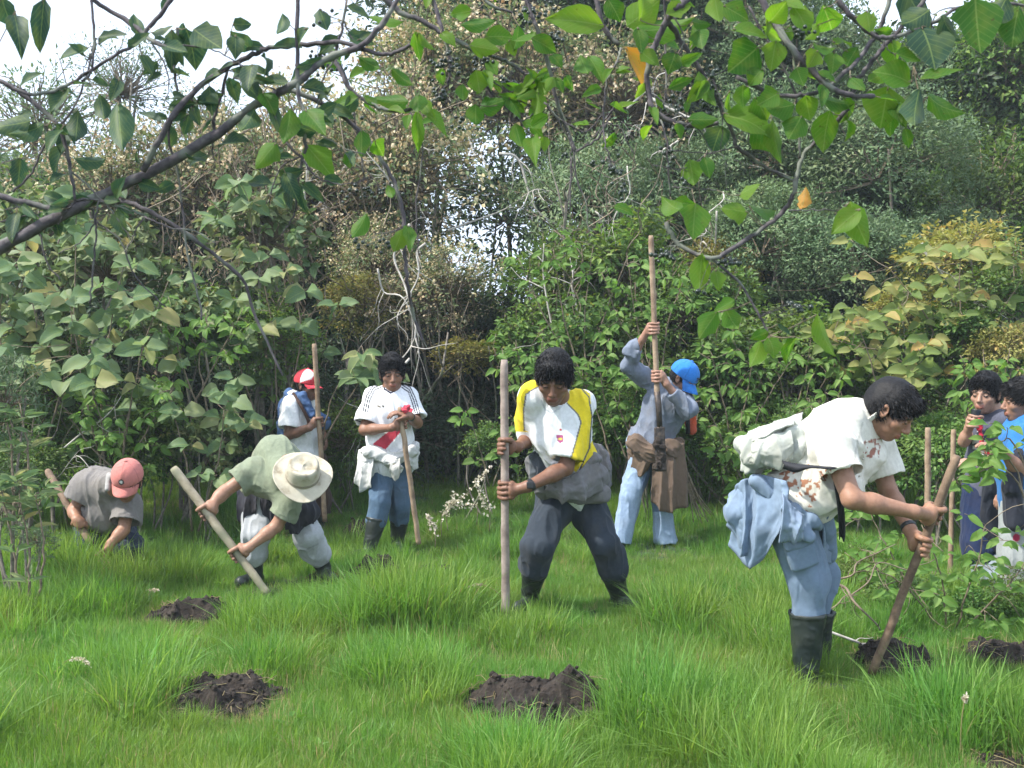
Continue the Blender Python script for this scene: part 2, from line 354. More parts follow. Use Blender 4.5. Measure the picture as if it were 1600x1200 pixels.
keep &= rg.random(len(x)) < .55+.9*dn
x, y, dn = x[keep][:Ng], y[keep][:Ng], dn[keep][:Ng]
tallp = sstep(.52, .66, fbm(np.stack([x*2.2, y*2.2, x*0+3], -1), 31, 2))
sc = .66+.36*tallp+.12*rg.normal(size=len(x))
TUFT = [(165, 915, .45, 1.5), (655, 985, .34, 1.5), (1180, 930, .5, 1.45), (1215, 1090, .3, 1.25), (1090, 1000, .35, 1.2), (280, 880, .45, 1.0), (60, 1150, .4, 1.2), (1400, 1140, .3, 1.2), (690, 850, .5, 1.0), (1000, 1130, .35, 1.15), (720, 800, .5, 1.0)]
for px, py, r, s_ in TUFT:
    g = G(px, py); dd = np.hypot(x-g[0], y-g[1]); sc = sc+(s_-.62)*np.exp(-(dd/r)**2)
for cx, cy, w, wy in soil_disks:
    near = (np.abs(x-cx) < w*1.1) & (y < cy) & (y > cy-wy-.35); sc = np.where(near, np.minimum(sc, .55), sc)
for px, py in [(1262, 1088), (1285, 1080), (828, 952), (968, 952), (578, 872), (621, 862), (398, 912), (505, 905), (970, 868), (1040, 868), (790, 965), (655, 850), (415, 930), (1545, 925)]:
    g = G(px, py); sc = sc*(1-.38*np.exp(-((x-g[0])/.22)**2-((y-g[1]+.12)/.38)**2))
sc = np.clip(sc, .34, 2)
gp = np.stack([x, y, gz(x, y)], 1)
pm = bpy.data.meshes.new('grass'); pm.vertices.add(len(gp)); pm.vertices.foreach_set('co', gp.astype(np.float32).ravel())
idx = rg.integers(0, 7, len(x)); idx = np.where((rg.random(len(x)) < .5*tallp), rg.integers(7, 9, len(x)), idx); idx = np.where(rg.random(len(x)) < .05, 9, idx)
for cx, cy, w, wy in soil_disks:
    rim = (((x-cx)/(w*1.25))**2+((y-cy)/(wy*1.3))**2 < 1) & (rg.random(len(x)) < .6); idx = np.where(rim, 9, idx)
idx = np.where(rg.random(len(x)) < .008, rg.integers(10, 12, len(x)), idx)
for nm, ar in (('gscale', sc), ('grot', rg.random(len(x))*6.283)):
    at = pm.attributes.new(nm, 'FLOAT', 'POINT'); at.data.foreach_set('value', ar.astype(np.float32))
at = pm.attributes.new('gidx', 'INT', 'POINT'); at.data.foreach_set('value', idx.astype(np.int32))
pm.update()
def gn_scatter(name, me, coll, label):
    o = link(name, me); tag(o, label, None, None, 'stuff')
    ng = bpy.data.node_groups.new(name+'_nodes', 'GeometryNodeTree')
    ng.interface.new_socket('Geometry', in_out='INPUT', socket_type='NodeSocketGeometry'); ng.interface.new_socket('Geometry', in_out='OUTPUT', socket_type='NodeSocketGeometry')
    gi = ng.nodes.new('NodeGroupInput'); go = ng.nodes.new('NodeGroupOutput'); iop = ng.nodes.new('GeometryNodeInstanceOnPoints'); ci = ng.nodes.new('GeometryNodeCollectionInfo')
    ci.inputs['Collection'].default_value = coll; ci.inputs['Separate Children'].default_value = True; ci.inputs['Reset Children'].default_value = True
    mp = ng.nodes.new('GeometryNodeMeshToPoints')
    def attr(n, t):
        a = ng.nodes.new('GeometryNodeInputNamedAttribute'); a.data_type = t; a.inputs['Name'].default_value = n; return a.outputs[0]
    cx = ng.nodes.new('ShaderNodeCombineXYZ'); ng.links.new(attr('grot', 'FLOAT'), cx.inputs[2])
    ng.links.new(gi.outputs[0], mp.inputs[0]); ng.links.new(mp.outputs[0], iop.inputs['Points']); ng.links.new(ci.outputs[0], iop.inputs['Instance'])
    iop.inputs['Pick Instance'].default_value = True; ng.links.new(attr('gidx', 'INT'), iop.inputs['Instance Index'])
    ng.links.new(cx.outputs[0], iop.inputs['Rotation']); ng.links.new(attr('gscale', 'FLOAT'), iop.inputs['Scale']); ng.links.new(iop.outputs[0], go.inputs[0])
    md = o.modifiers.new('scatter', 'NODES'); md.node_group = ng; return o
gn_scatter('grass', pm, gcoll, 'thick bright green meadow grass with tall tufts and a few dry blades')

# dry seed stalks (pale heads standing out of the grass)
m_seed = foliage('seed_heads', [(0, (.42, .36, .26)), (1, (.62, .56, .46))], trans=.25, objvar=.1)
STALKS = [('arched pale seed head over the lower left grass', [(185, 1060), (215, 1005), (255, 985), (290, 1000)], 0),
          ('pale arched seed head just left of the plain upright stake', [(795, 985), (780, 935), (750, 914), (722, 918)], 0)]
tb = Tubes(); vv = []; qq = []; nn = 0; cc_ = []
def stalk(pts, d, hl=.4):
    global nn
    L = smooth_line([P(x_, y_, d-.05*i) for i, (x_, y_) in enumerate(pts)], 5); tb.add(L, .0022, 3, False)
    k = max(2, int(len(L)*hl)); H = L[-k:]; n = 90; u = rg.random(n)*(k-1.001); i0 = u.astype(int); p = H[i0]+(H[i0+1]-H[i0])*(u-i0)[:, None]
    v, q, c = leaves(p+rg.normal(0, .0035, (n, 3)), nrm(H[-1]-H[0])[None]+rg.normal(0, .5, (n, 3)), rdir(rg, n), .012+.006*rg.random(n), .5, rg, six=False)
    vv.append(v); qq.append(q+nn); nn += len(v); cc_.append(np.repeat(rg.random(n), 4))
stalk([(75, 1130), (60, 1090), (95, 1040), (120, 1028), (140, 1040)], 4.9)
stalk([(800, 990), (785, 935), (755, 914), (728, 918)], 6.2)
stalk([(210, 1000), (216, 960), (224, 925), (246, 922)], 6.6, .3); stalk([(640, 1010), (650, 975), (655, 955)], 5.9)
for px, py, h in [(1500, 1190, 100), (1120, 830, 130), (1180, 900, 120)]:
    g = G(px, py); sx = rg.uniform(-30, 30); stalk([(px, py), (px+sx*.3, py-h*.6), (px+sx, py-h)], g[1], .25)
root = tag(tb.mesh('stems', m_straw) and link('seed_stalks', bpy.data.meshes[-1] if False else tb.mesh('stems', m_straw, np.array([.5, .5, .5]))), 'thin dry grass stalks with pale seed heads', kind='stuff')
sh = link('seed_heads', mesh_np('seed_heads', np.concatenate(vv), np.concatenate(qq), False, np.concatenate(cc_), [m_seed]), root); sh['kind'] = 'stuff'
# ------------------------------------------------------------------ vegetation
rv = np.random.default_rng(77)
f_fine = foliage('fine_leaf', [(0, (.06, .11, .045)), (.5, (.12, .19, .085)), (.85, (.19, .26, .12)), (1, (.32, .28, .16))], trans=.25, objvar=.2)
f_bright = foliage('bright_leaf', [(0, (.05, .1, .025)), (.5, (.09, .17, .035)), (.9, (.17, .25, .06)), (1, (.3, .28, .08))], trans=.35, objvar=.18)
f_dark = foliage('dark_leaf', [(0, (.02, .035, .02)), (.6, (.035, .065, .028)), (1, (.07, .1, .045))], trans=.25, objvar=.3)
f_dust = foliage('dusty_leaf', [(0, (.08, .13, .05)), (.5, (.13, .19, .075)), (.85, (.22, .23, .10)), (1, (.33, .25, .1))], trans=.3, objvar=.2)
f_blos = foliage('cream_blossom', [(0, (.34, .25, .12)), (.5, (.55, .45, .26)), (1, (.72, .65, .45))], trans=.2, objvar=.1)
f_yel = foliage('yellow_leaf', [(0, (.14, .16, .04)), (.5, (.24, .24, .07)), (.8, (.34, .3, .1)), (1, (.4, .24, .08))], trans=.35, objvar=.2)
f_lance = foliage('lance_leaf', [(0, (.06, .11, .05)), (.6, (.12, .18, .09)), (1, (.22, .26, .17))], trans=.3, objvar=.15)
m_bark = bark('grey_bark', (.09, .075, .06), (.24, .21, .17), 25, (.12, .15, .08))
m_dead = bark('dead_wood', (.3, .27, .23), (.55, .52, .47), 20)
m_twig = bark('brown_twig', (.1, .075, .05), (.24, .19, .13), 30)

SRC = {}
def src(kind, n=2):
    if kind in SRC: return SRC[kind]
    out = []
    for k in range(n):
        r = rv
        if kind == 'fine': me = crown_mesh('fine_crown', r, (1.15, 1.0, 1.0), 520, 30, .17, .062, .36, f_fine, .5, False, .68, .6, .25, 12, m_twig, tang=True)
        elif kind == 'bright': me = crown_mesh('bright_crown', r, (1.0, .9, .9), 330, 10, .15, .115, .5, f_bright, .45, True, .35, .6, .25, 60, m_twig)
        elif kind == 'mid': me = crown_mesh('leafy_crown', r, (1.0, .9, .95), 380, 10, .16, .085, .45, f_bright, .3, True, .3, .5, .2, 60, m_twig)
        elif kind == 'dark': me = crown_mesh('dark_crown', r, (1.1, 1.0, 1.1), 330, 12, .2, .11, .42, f_dark, .35, False, .4, .5, .2, 40, m_twig)
        elif kind == 'blossom': me = crown_mesh('blossom_crown', r, (1.1, .95, 1.1), 380, 12, .16, .075, .42, f_dust, .25, False, .3, .6, .2, 150, m_twig, 520, f_blos, .04)
        elif kind == 'sparse': me = crown_mesh('sparse_crown', r, (1.1, 1.0, 1.1), 190, 12, .17, .08, .4, f_fine, .2, False, .3, .7, .1, 120, m_twig)
        elif kind == 'dust': me = crown_mesh('dusty_crown', r, (1.0, .9, .9), 120, 9, .16, .17, .62, f_dust, .3, True, .5, .5, .2, 70, m_twig, whorl=True)
        elif kind == 'yellow': me = crown_mesh('yellow_crown', r, (1.0, .9, .9), 300, 9, .15, .1, .5, f_yel, .25, True, .5, .5, .2, 60, m_twig)
        elif kind == 'lance': me = crown_mesh('lance_crown', r, (.8, .8, 1.0), 110, 12, .13, .16, .2, f_lance, -.15, True, .45, .4, .2, 60, m_twig, whorl=True)
        out.append(me)
    SRC[kind] = out; return out
NAMES = dict(fine=('fine_leaved_bush', 'bush'), bright=('leafy_shrub', 'shrub'), mid=('leafy_shrub', 'shrub'), dark=('dark_tree', 'tree'), blossom=('flowering_tree', 'tree'),
             sparse=('sparse_tree', 'tree'), dust=('broad_leaved_shrub', 'shrub'), yellow=('yellowing_shrub', 'shrub'), lance=('lance_leaved_plant', 'plant'))
LOOK = dict(fine='rounded grey-green bush of small narrow leaves', bright='bright green shrub of pointed leaves', mid='mid green leafy shrub', dark='dark shaded broadleaf tree',
            blossom='twiggy tree covered in cream blossom', sparse='thin airy tree with small leaves', dust='dusty green shrub with broad leaves', yellow='shrub with yellowing olive leaves', lance='pale plant with long lance-shaped leaves')
cnt = {}
def plant(kind, px, py, d, rpx, where, sq=1.0, depth=1.0, seed=None):
    c = P(px, py, d); s = F/d; r = rpx/s; ms = src(kind); n = cnt.get(kind, 0); cnt[kind] = n+1
    g = float(gz(c[0], c[1])); root = empty(NAMES[kind][0], (c[0], c[1], g), f'{LOOK[kind]} {where}', NAMES[kind][1])
    cr = link('crown', ms[n % len(ms)], root); cr.location = (0, 0, c[2]-g); cr.scale = (r, r*depth, r*sq); cr.rotation_euler = (rv.normal(0, .12), rv.normal(0, .12), rv.random()*6.28)
    h = c[2]-g
    tb = Tubes(); br = max(.012, min(.05, .013*h))
    for k in range(3 if h < 2.5 else 2):
        top = np.array([rv.normal(0, .35)*r, rv.normal(0, .3)*r, h*1.0+r*.3]); base = np.array([rv.normal(0, .08), rv.normal(0, .08), -.1])
        mid = (top+base)/2+rv.normal(0, .12*h**.5, 3)*[1, 1, .2]
        tb.add(smooth_line([base, mid, top], 5), np.linspace(br, br*.3, 11), 6)
    link('trunk' if h > 2.2 else 'stem', tb.mesh('trunk', m_bark), root)
    return root
# far wood: one uncountable mass behind everything
wc = bpy.data.collections.new('wood_sources')
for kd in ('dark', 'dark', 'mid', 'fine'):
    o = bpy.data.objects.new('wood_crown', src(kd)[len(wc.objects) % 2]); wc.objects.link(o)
pts = []; ss = []
def sky_line(px):   # lowest allowed top (px) of the wood
    return np.interp(px, [-400, 0, 60, 150, 260, 420, 520, 600, 800, 1200, 1330, 1450, 1600, 2200], [220, 225, 240, 265, 260, 235, 190, 50, -60, -60, 40, 60, -40, -100])
for k in range(640):
    d = rv.uniform(14.5, 24); px = rv.uniform(-500, 2150); top = float(sky_line(px)); r = rv.uniform(.9, 1.7)
    g = float(gz((px-800)/F*d, d)); ztop = CH+(600-top)/F*d; z = rv.uniform(g+.3, max(g+.5, ztop-r*1.05))
    pyc = 600-F*(z-CH)/d; rp_ = r*F/d*1.15
    if abs(px-775) < 75+rp_*.8 and abs(pyc-345) < 95+rp_*.8: continue
    pts.append([(px-800)/F*d, d, z]); ss.append(r)
pts = np.array(pts); wm = bpy.data.meshes.new('far_woodland'); wm.vertices.add(len(pts)); wm.vertices.foreach_set('co', pts.astype(np.float32).ravel())
for nm, ar in (('gscale', np.array(ss)), ('grot', rv.random(len(pts))*6.283)):
    at = wm.attributes.new(nm, 'FLOAT', 'POINT'); at.data.foreach_set('value', ar.astype(np.float32))
at = wm.attributes.new('gidx', 'INT', 'POINT'); at.data.foreach_set('value', np.where(rv.random(len(pts)) < .8, rv.integers(0, 3, len(pts)), 3).astype(np.int32)); wm.update()
gn_scatter('far_woodland', wm, wc, 'mass of dark woodland foliage behind the nearer shrubs')

PL = [ # kind, px, py, d, r px, where, squash, depth
 # tall trees at the back, left to right
 ('sparse', 60, 215, 15, 115, 'against the white sky at the far left', 1, 1), ('sparse', 190, 150, 16, 80, 'tallest against the white sky at upper left', 1.1, 1),
 ('sparse', 330, 205, 15.5, 80, 'breaking the skyline left of the blossom', .9, 1),
 ('blossom', 330, 325, 13, 145, 'above the broad-leaved shrubs on the left', 1, 1), ('blossom', 480, 305, 13.5, 145, 'reaching the skyline left of centre', 1, 1),
 ('blossom', 610, 300, 12.6, 150, 'in the upper middle behind the drooping twig', 1.1, 1), ('blossom', 670, 140, 14.5, 130, 'highest under the crossing boughs', 1, 1),
 ('blossom', 800, 170, 14.5, 150, 'high in the middle behind the berry clusters', 1, 1), ('blossom', 180, 330, 12.8, 120, 'low behind the thick left bough', 1, 1),
 ('blossom', 970, 190, 14, 140, 'behind the orange hanging leaf', 1, 1), ('blossom', 690, 470, 11.3, 95, 'hanging above the dark hollow in the middle', .8, 1),
 ('blossom', 590, 430, 11.6, 80, 'above the striped shirt man', 1, 1),
 ('dark', 790, 350, 14, 110, 'shaded behind small sky gaps in the middle', 1, 1), ('dark', 680, 50, 16, 110, 'at the top edge left of centre', 1, 1), ('dark', 880, 40, 16, 150, 'at the top edge in the middle', 1, 1),
 ('dark', 1150, 60, 15.5, 150, 'behind the right thick bough', 1, 1), ('dark', 1530, 200, 14.5, 120, 'on the bank at the upper right', 1, 1),
 ('fine', 930, 370, 12.5, 130, 'with tangled stems above the yellow shirt man', 1.1, 1), ('fine', 1060, 330, 13, 110, 'behind the top of the tallest pole', 1, 1),
 ('fine', 1210, 260, 13, 120, 'behind the forked right bough', 1, 1), ('fine', 1370, 285, 12.4, 150, 'forming the highest dome on the right bank', .85, 1),
 ('fine', 1190, 400, 12.0, 110, 'just right of the tall pole', .9, 1), ('fine', 1330, 440, 11.6, 120, 'above the big stooping man', .9, 1),
 ('fine', 1250, 120, 14.5, 120, 'under the top right boughs', 1, 1), ('fine', 1480, 420, 12.3, 90, 'behind the yellowing shrubs', 1, 1),
 ('mid', 1560, 330, 13, 120, 'at the right edge of the bank', 1, 1), ('mid', 1480, 250, 14, 90, 'with hanging leaves high on the right bank', 1.1, 1), ('mid', 1580, 120, 14, 120, 'at the top right corner', 1, 1),
 ('mid', 1420, 150, 15, 90, 'below the sky gap on the right', .9, 1),
 # middle storey
 ('mid', 870, 470, 11.4, 110, 'between the upright stake and the blossom', 1, 1), ('bright', 980, 440, 11.2, 105, 'left of the tall pole', 1, 1), ('bright', 830, 560, 10.9, 80, 'behind the top of the thick stake', 1, 1),
 ('bright', 940, 560, 10.6, 95, 'behind the yellow shirt man', 1, 1), ('mid', 1060, 500, 10.8, 90, 'behind the raised arms', 1, 1), ('bright', 1140, 600, 10.2, 100, 'right of the blue cap', .9, 1),
 ('bright', 1230, 560, 10.4, 95, 'left of the big man\'s head', .9, 1), ('bright', 1130, 500, 11, 80, 'above the blue cap', 1, 1), ('mid', 1160, 700, 9.8, 75, 'behind the bag of the big man', .8, 1),
 ('bright', 1330, 560, 10, 85, 'directly above the big man\'s back', .8, 1), ('mid', 1420, 640, 9.6, 90, 'behind the big man\'s head', 1, 1), ('bright', 1500, 540, 9.4, 80, 'above the boy', .8, 1),
 ('mid', 1590, 480, 9.8, 100, 'at the right edge above the boy', 1, 1), ('bright', 1470, 720, 8.6, 70, 'around the lone stake', 1, 1), ('yellow', 1340, 720, 9.6, 80, 'in the gap under the big man\'s chest', .8, 1),
 ('yellow', 1500, 420, 10.4, 105, 'spreading over the right bank', .8, 1), ('yellow', 1400, 500, 10.4, 70, 'left of the spreading yellowed one', .8, 1), ('yellow', 1570, 560, 9.0, 60, 'behind the two people at the right edge', 1, 1),
 ('yellow', 1110, 430, 11.8, 70, 'right of the tall pole top', .9, 1), ('yellow', 730, 560, 10.9, 60, 'over the hollow right of the striped shirt man', .6, 1), ('yellow', 560, 480, 11.2, 70, 'under the twig left of centre', .8, 1),
 ('bright', 1530, 965, 6.1, 60, 'low and bushy in front of the boy\'s legs', .8, .8), ('bright', 1410, 935, 6.3, 58, 'low behind the foot of the rough pole', .8, .8), ('mid', 1590, 960, 6.2, 90, 'low at the right edge under the blue shirt', .8, .8), ('mid', 1340, 900, 6.8, 60, 'low between the big man\'s boot and the rough pole', .8, .8),
 ('bright', 760, 700, 9.9, 42, 'low at the foot of the hollow', .9, 1), ('mid', 1010, 640, 9.9, 70, 'between the yellow shirt and the blue cap', 1, 1),
 # left side
 ('dust', 50, 400, 10, 105, 'at the far left under the bough', 1, 1), ('dust', 170, 440, 9.8, 110, 'above the pink cap', 1, 1), ('dust', 420, 380, 10.4, 95, 'lifting pale leaves left of the blossom', 1.1, 1),
 ('dust', 290, 520, 9.6, 80, 'above the leaning pole top', 1, 1), ('bright', 300, 520, 10.0, 85, 'glowing between broad leaves on the left', .8, 1), ('mid', 420, 540, 10, 80, 'left of the red and white cap', 1, 1),
 ('mid', 90, 620, 9.4, 110, 'in shade behind the pink cap man', 1, 1), ('bright', 230, 660, 9.2, 70, 'right behind the pink cap', .9, 1), ('mid', 30, 740, 8.6, 80, 'low at the left edge', .8, 1),
 ('dust', 330, 700, 9.2, 55, 'low between the two stooping workers on the left', 1, 1), ('dust', 60, 560, 9.2, 80, 'with wide leaves at the left edge', .8, 1),
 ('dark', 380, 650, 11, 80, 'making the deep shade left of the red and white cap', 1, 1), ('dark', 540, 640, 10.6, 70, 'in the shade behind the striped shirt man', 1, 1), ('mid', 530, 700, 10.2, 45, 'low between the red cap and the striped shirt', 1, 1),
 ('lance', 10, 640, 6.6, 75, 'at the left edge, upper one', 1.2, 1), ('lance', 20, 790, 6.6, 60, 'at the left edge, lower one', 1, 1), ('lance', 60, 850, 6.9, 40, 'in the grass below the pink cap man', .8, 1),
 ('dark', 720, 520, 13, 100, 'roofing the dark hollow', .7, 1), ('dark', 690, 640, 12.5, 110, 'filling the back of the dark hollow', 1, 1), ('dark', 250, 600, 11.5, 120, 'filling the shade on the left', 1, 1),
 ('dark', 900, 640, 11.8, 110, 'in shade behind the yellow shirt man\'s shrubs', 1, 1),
]
for a in PL: plant(*a)
# understorey hiding the stems
US = ['at the far left foot of the wood', 'behind the pole of the pink cap man', 'in the shade right of the pink cap', 'behind the hat wearer\'s raised elbow', 'in the shade behind the sun hat', 'between the cap and the striped shirt', 'at the left lip of the hollow', 'low in the dark hollow', 'at the right lip of the hollow', 'low behind the upright stake', 'behind the tied grey jacket', 'between yellow shirt and raised spade', 'low behind the spade blade', 'right of the brown tied jacket', 'low behind the pale blue jacket', 'behind the big man\'s knees', 'low behind the big man\'s forearms', 'behind the rough pole', 'left of the lone stake', 'low behind the boy', 'at the right foot of the bank']
for k, w_ in enumerate(US):
    px = -10+k*80+rv.normal(0, 12); hollow = 300 < px < 480 or 560 < px < 800
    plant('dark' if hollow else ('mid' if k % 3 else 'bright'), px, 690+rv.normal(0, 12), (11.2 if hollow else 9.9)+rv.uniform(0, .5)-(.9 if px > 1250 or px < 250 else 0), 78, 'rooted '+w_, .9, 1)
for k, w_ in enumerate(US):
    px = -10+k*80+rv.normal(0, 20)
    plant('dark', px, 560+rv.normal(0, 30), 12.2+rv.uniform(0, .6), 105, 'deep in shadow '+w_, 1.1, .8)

# dead pale branches, vines and tangle
def branchy(name, label, cat, start, end, d, r0, mat, nb=8, sag=.2, seed=0):
    r = np.random.default_rng(seed); a, b_ = P(*start, d), P(*end, d+r.normal(0, .2)); root = empty(name, a, label, cat)
    L = np.linalg.norm(b_-a); ctrl = [a+(b_-a)*t+r.normal(0, .07*L, 3)*(0 < t < 1) for t in np.linspace(0, 1, 5)]
    S = smooth_line(ctrl, 5); tb = Tubes(); tb.add(S, np.linspace(r0, r0*.35, len(S)), 6); part('limb', tb.mesh('limb', mat), root)
    tb = Tubes()
    for k in range(nb):
        i = r.integers(3, len(S)-1); dr = nrm(nrm(b_-a)*.6+r.normal(0, .6, 3)*[1, .6, 1]-np.array([0, 0, sag])); l = L*r.uniform(.15, .45)
        c = [S[i]+dr*l*t+r.normal(0, .05*l, 3)*(t > 0)+np.array([0, 0, -sag*l*t*t]) for t in np.linspace(0, 1, 4)]
        c = smooth_line(c, 3); tb.add(c, np.linspace(r0*.45, r0*.12, len(c)), 4)
    if nb: part('twigs', tb.mesh('twigs', mat), root)['kind'] = 'stuff'
    return root
DB = [((640, 350), (600, 590), 10.2, .014), ((665, 380), (620, 500), 10.4, .012), ((590, 420), (650, 560), 10.1, .01), ((1010, 150), (1180, 260), 12.5, .02), ((780, 240), (900, 400), 12.2, .018), ((700, 360), (860, 300), 12, .014),
      ((980, 170), (1060, 110), 12.6, .016), ((950, 210), (1000, 330), 12.4, .013), ((1120, 330), (1080, 480), 11.4, .012), ((900, 520), (890, 400), 10.6, .013), ((1440, 380), (1570, 520), 9.4, .014), ((100, 700), (200, 600), 8.6, .007),
      ((60, 740), (180, 730), 8.6, .005), ((480, 300), (520, 340), 11.8, .014), ((880, 660), (850, 380), 10.7, .014), ((960, 470), (940, 250), 11.8, .013), ((550, 150), (610, 140), 12.6, .014), ((640, 560), (560, 700), 9.9, .012)]
for k, (s_, e_, d_, r_) in enumerate(DB):
    w = ['above the striped shirt man', 'behind the drooping dark twig', 'beside the cream blossom over the hollow', 'behind the forked green leaves at upper right', 'slanting across the upper middle', 'reaching over the sky gaps', 'near the orange leaf, upper one',
         'near the orange leaf, lower one', 'right of the tall pole', 'above the yellow shirt man', 'on the right bank among yellowing leaves', 'leaning above the pink cap', 'low beside the pink cap man', 'in the blossom left of centre', 'rising behind the thick stake', 'rising behind the berry twigs', 'high in the blossom', 'sloping down behind the striped shirt man'][k]
    branchy('dead_branch', 'bare pale dead branch '+w, 'branch', s_, e_, d_, r_, m_dead, 7, .15, 100+k)
# hanging vine tangle: uncountable
for k in range(16):
    x_, y_ = [(620, 300), (560, 430), (980, 260), (760, 260), (1060, 220), (880, 430), (600, 520), (480, 330), (930, 330), (700, 420), (1010, 160), (660, 230), (1130, 300), (540, 250), (820, 520), (1250, 640)][k]
    branchy('dead_branch', 'thin pale bare twig '+['below the upper bough fork', 'right of the drooping twig', 'under the orange leaf', 'crossing the sky gaps', 'beside the spotted leaves', 'above the thick stake', 'over the striped shirt man\'s hair', 'low in the left blossom', 'between stake and tall pole, high up', 'at the lower edge of the sky gaps', 'just right of the orange leaf', 'behind the berries at upper left of centre', 'behind the forked bough leaves', 'behind the first drooping berries', 'left of the yellow shirt man\'s hair', 'over the big man\'s back'][k], 'branch', (x_, y_), (x_+rv.normal(0, 60), y_+rv.uniform(-90, 110)), rv.uniform(10.2, 11.6), rv.uniform(.006, .012), m_dead, 8, .2, 700+k)
tb = Tubes()
for k in range(420):
    zone = [(560, 120, 330, 560), (860, 220, 1100, 520), (250, 150, 560, 420), (560, 380, 720, 600), (800, 380, 1010, 640)][k % 5]
    x_ = rv.uniform(zone[0], zone[2]) if zone[0] < zone[2] else rv.uniform(zone[2], zone[0]); y_ = rv.uniform(zone[1], zone[3]); d_ = rv.uniform(10.4, 12.6); L = rv.uniform(60, 190)
    sx = rv.normal(0, 45); c = smooth_line([P(x_+sx*t+rv.normal(0, 12), y_+L*t, d_+rv.normal(0, .08)) for t in np.linspace(0, 1, 5)], 3); tb.add(c, rv.uniform(.003, .008), 3, False)
tag(link('vine_tangle', tb.mesh('vine_tangle', m_twig)), 'tangle of thin brown hanging vines among the blossom', kind='stuff')
# standing trunks glimpsed in the shade
for k, (bx, by, tx, ty, d_, w_, lab) in enumerate([(175, 800, 165, 560, 9.4, .035, 'slim dark trunk behind the pink cap'), (540, 720, 545, 560, 10.3, .05, 'short mossy trunk left of the striped shirt man'), (640, 720, 700, 520, 10.8, .03, 'thin leaning trunk in the dark hollow'),
                                                   (90, 790, 100, 620, 8.9, .012, 'thin dark sapling stem left of the pink cap man'), (890, 720, 885, 300, 11, .03, 'slender pale trunk behind the yellow shirt man'), (1300, 760, 1290, 560, 9.9, .02, 'thin stem in the shrubs above the big man')]):
    root = branchy('slim_trunk', lab, 'tree', (bx, by), (tx, ty), d_, w_, m_bark, 4, -.3, 300+k)


# ------------------------------------------------------------------ thin haze volume, added to stand in for a lens flare veil
m_haze = bpy.data.materials.new('haze'); m_haze.use_nodes = True; nt = m_haze.node_tree; nt.nodes.remove(nt.nodes['Principled BSDF'])
pv = nt.nodes.new('ShaderNodeVolumePrincipled'); pv.inputs['Color'].default_value = (.8, .9, 1, 1); pv.inputs['Density'].default_value = .0017; nt.links.new(pv.outputs[0], nt.nodes['Material Output'].inputs['Volume'])
x0, x1, y0, y1, z0, z1 = -100, 100, -40, 105, -2, 15
hv = np.array([[x, y, z] for z in (z0, z1) for y in (y0, y1) for x in (x0, x1)], float); hq = np.array([[0, 2, 3, 1], [4, 5, 7, 6], [0, 1, 5, 4], [2, 6, 7, 3], [0, 4, 6, 2], [1, 3, 7, 5]])
tag(link('haze', mesh_np('haze', hv, hq, False, None, [m_haze])), 'thin bluish haze added over the meadow in place of a lens flare veil', kind='stuff')
# ------------------------------------------------------------------ sculpting with distance fields (people, clothes, hats)
def nets(D, org, h):
    S = D < 0
    nx, ny, nz = D.shape
    cnt_ = np.zeros((nx-1, ny-1, nz-1), np.int8)
    for a in (0, 1):
        for b in (0, 1):
            for c in (0, 1): cnt_ += S[a:nx-1+a, b:ny-1+b, c:nz-1+c]
    act = (cnt_ > 0) & (cnt_ < 8); A = np.argwhere(act); idx = np.full(act.shape, -1, np.int64); idx[act] = np.arange(len(A))
    acc = np.zeros((len(A), 3)); n = np.zeros(len(A)); cs = [(a, b, c) for a in (0, 1) for b in (0, 1) for c in (0, 1)]
    val = {c: D[A[:, 0]+c[0], A[:, 1]+c[1], A[:, 2]+c[2]] for c in cs}
    for c in cs:
        for ax in range(3):
            if c[ax] == 0:
                e = list(c); e[ax] = 1; e = tuple(e); da, db = val[c], val[e]; m = (da < 0) != (db < 0)
                t = np.where(m, da/np.where(m, da-db, 1), 0); p = np.array(c, float)[None]+np.zeros((len(A), 3)); p[:, ax] += t
                acc += p*m[:, None]; n += m
    V = (A+acc/n[:, None])*h+org; Q = []
    for ax in range(3):
        u, v = [(1, 2), (2, 0), (0, 1)][ax]
        sl = [slice(None)]*3; s0 = list(sl); s1 = list(sl); s0[ax] = slice(0, -1); s1[ax] = slice(1, None)
        sg = S[tuple(s0)] != S[tuple(s1)]; E = np.argwhere(sg); E = E[(E[:, u] > 0) & (E[:, v] > 0) & (E[:, u] < D.shape[u]-1) & (E[:, v] < D.shape[v]-1)]
        ins = S[tuple(E.T)]
        def cell(du, dv):
            c = E.copy(); c[:, u] += du; c[:, v] += dv; return idx[tuple(c.T)]
        q = np.stack([cell(-1, -1), cell(0, -1), cell(0, 0), cell(-1, 0)], 1); q[~ins] = q[~ins][:, ::-1]; Q.append(q)
    Q = np.concatenate(Q); Q = Q[(Q >= 0).all(1)]; return V, Q
def sd_cone(p, a, b, ra, rb, flat=None):
    ab = b-a; L2 = ab@ab; L = math.sqrt(L2); t = (p-a)@ab/L2; tc = np.clip(t, 0, 1)
    d = np.linalg.norm(p-(a+tc[..., None]*ab), axis=-1)-(ra+(rb-ra)*tc)
    if flat:
        if 'b' in flat: d = np.maximum(d, (t-1)*L)
        if 'a' in flat: d = np.maximum(d, -t*L)
    return d
def sd_ell(p, c, R, r):
    q = (p-c)@R; k0 = np.linalg.norm(q/r, axis=-1); k1 = np.linalg.norm(q/(r*r), axis=-1); return k0*(k0-1)/np.maximum(k1, 1e-6)
def sd_box(p, c, R, r, rd):
    q = np.abs((p-c)@R)-(r-rd); return np.linalg.norm(np.maximum(q, 0), axis=-1)+np.minimum(q.max(-1), 0)-rd
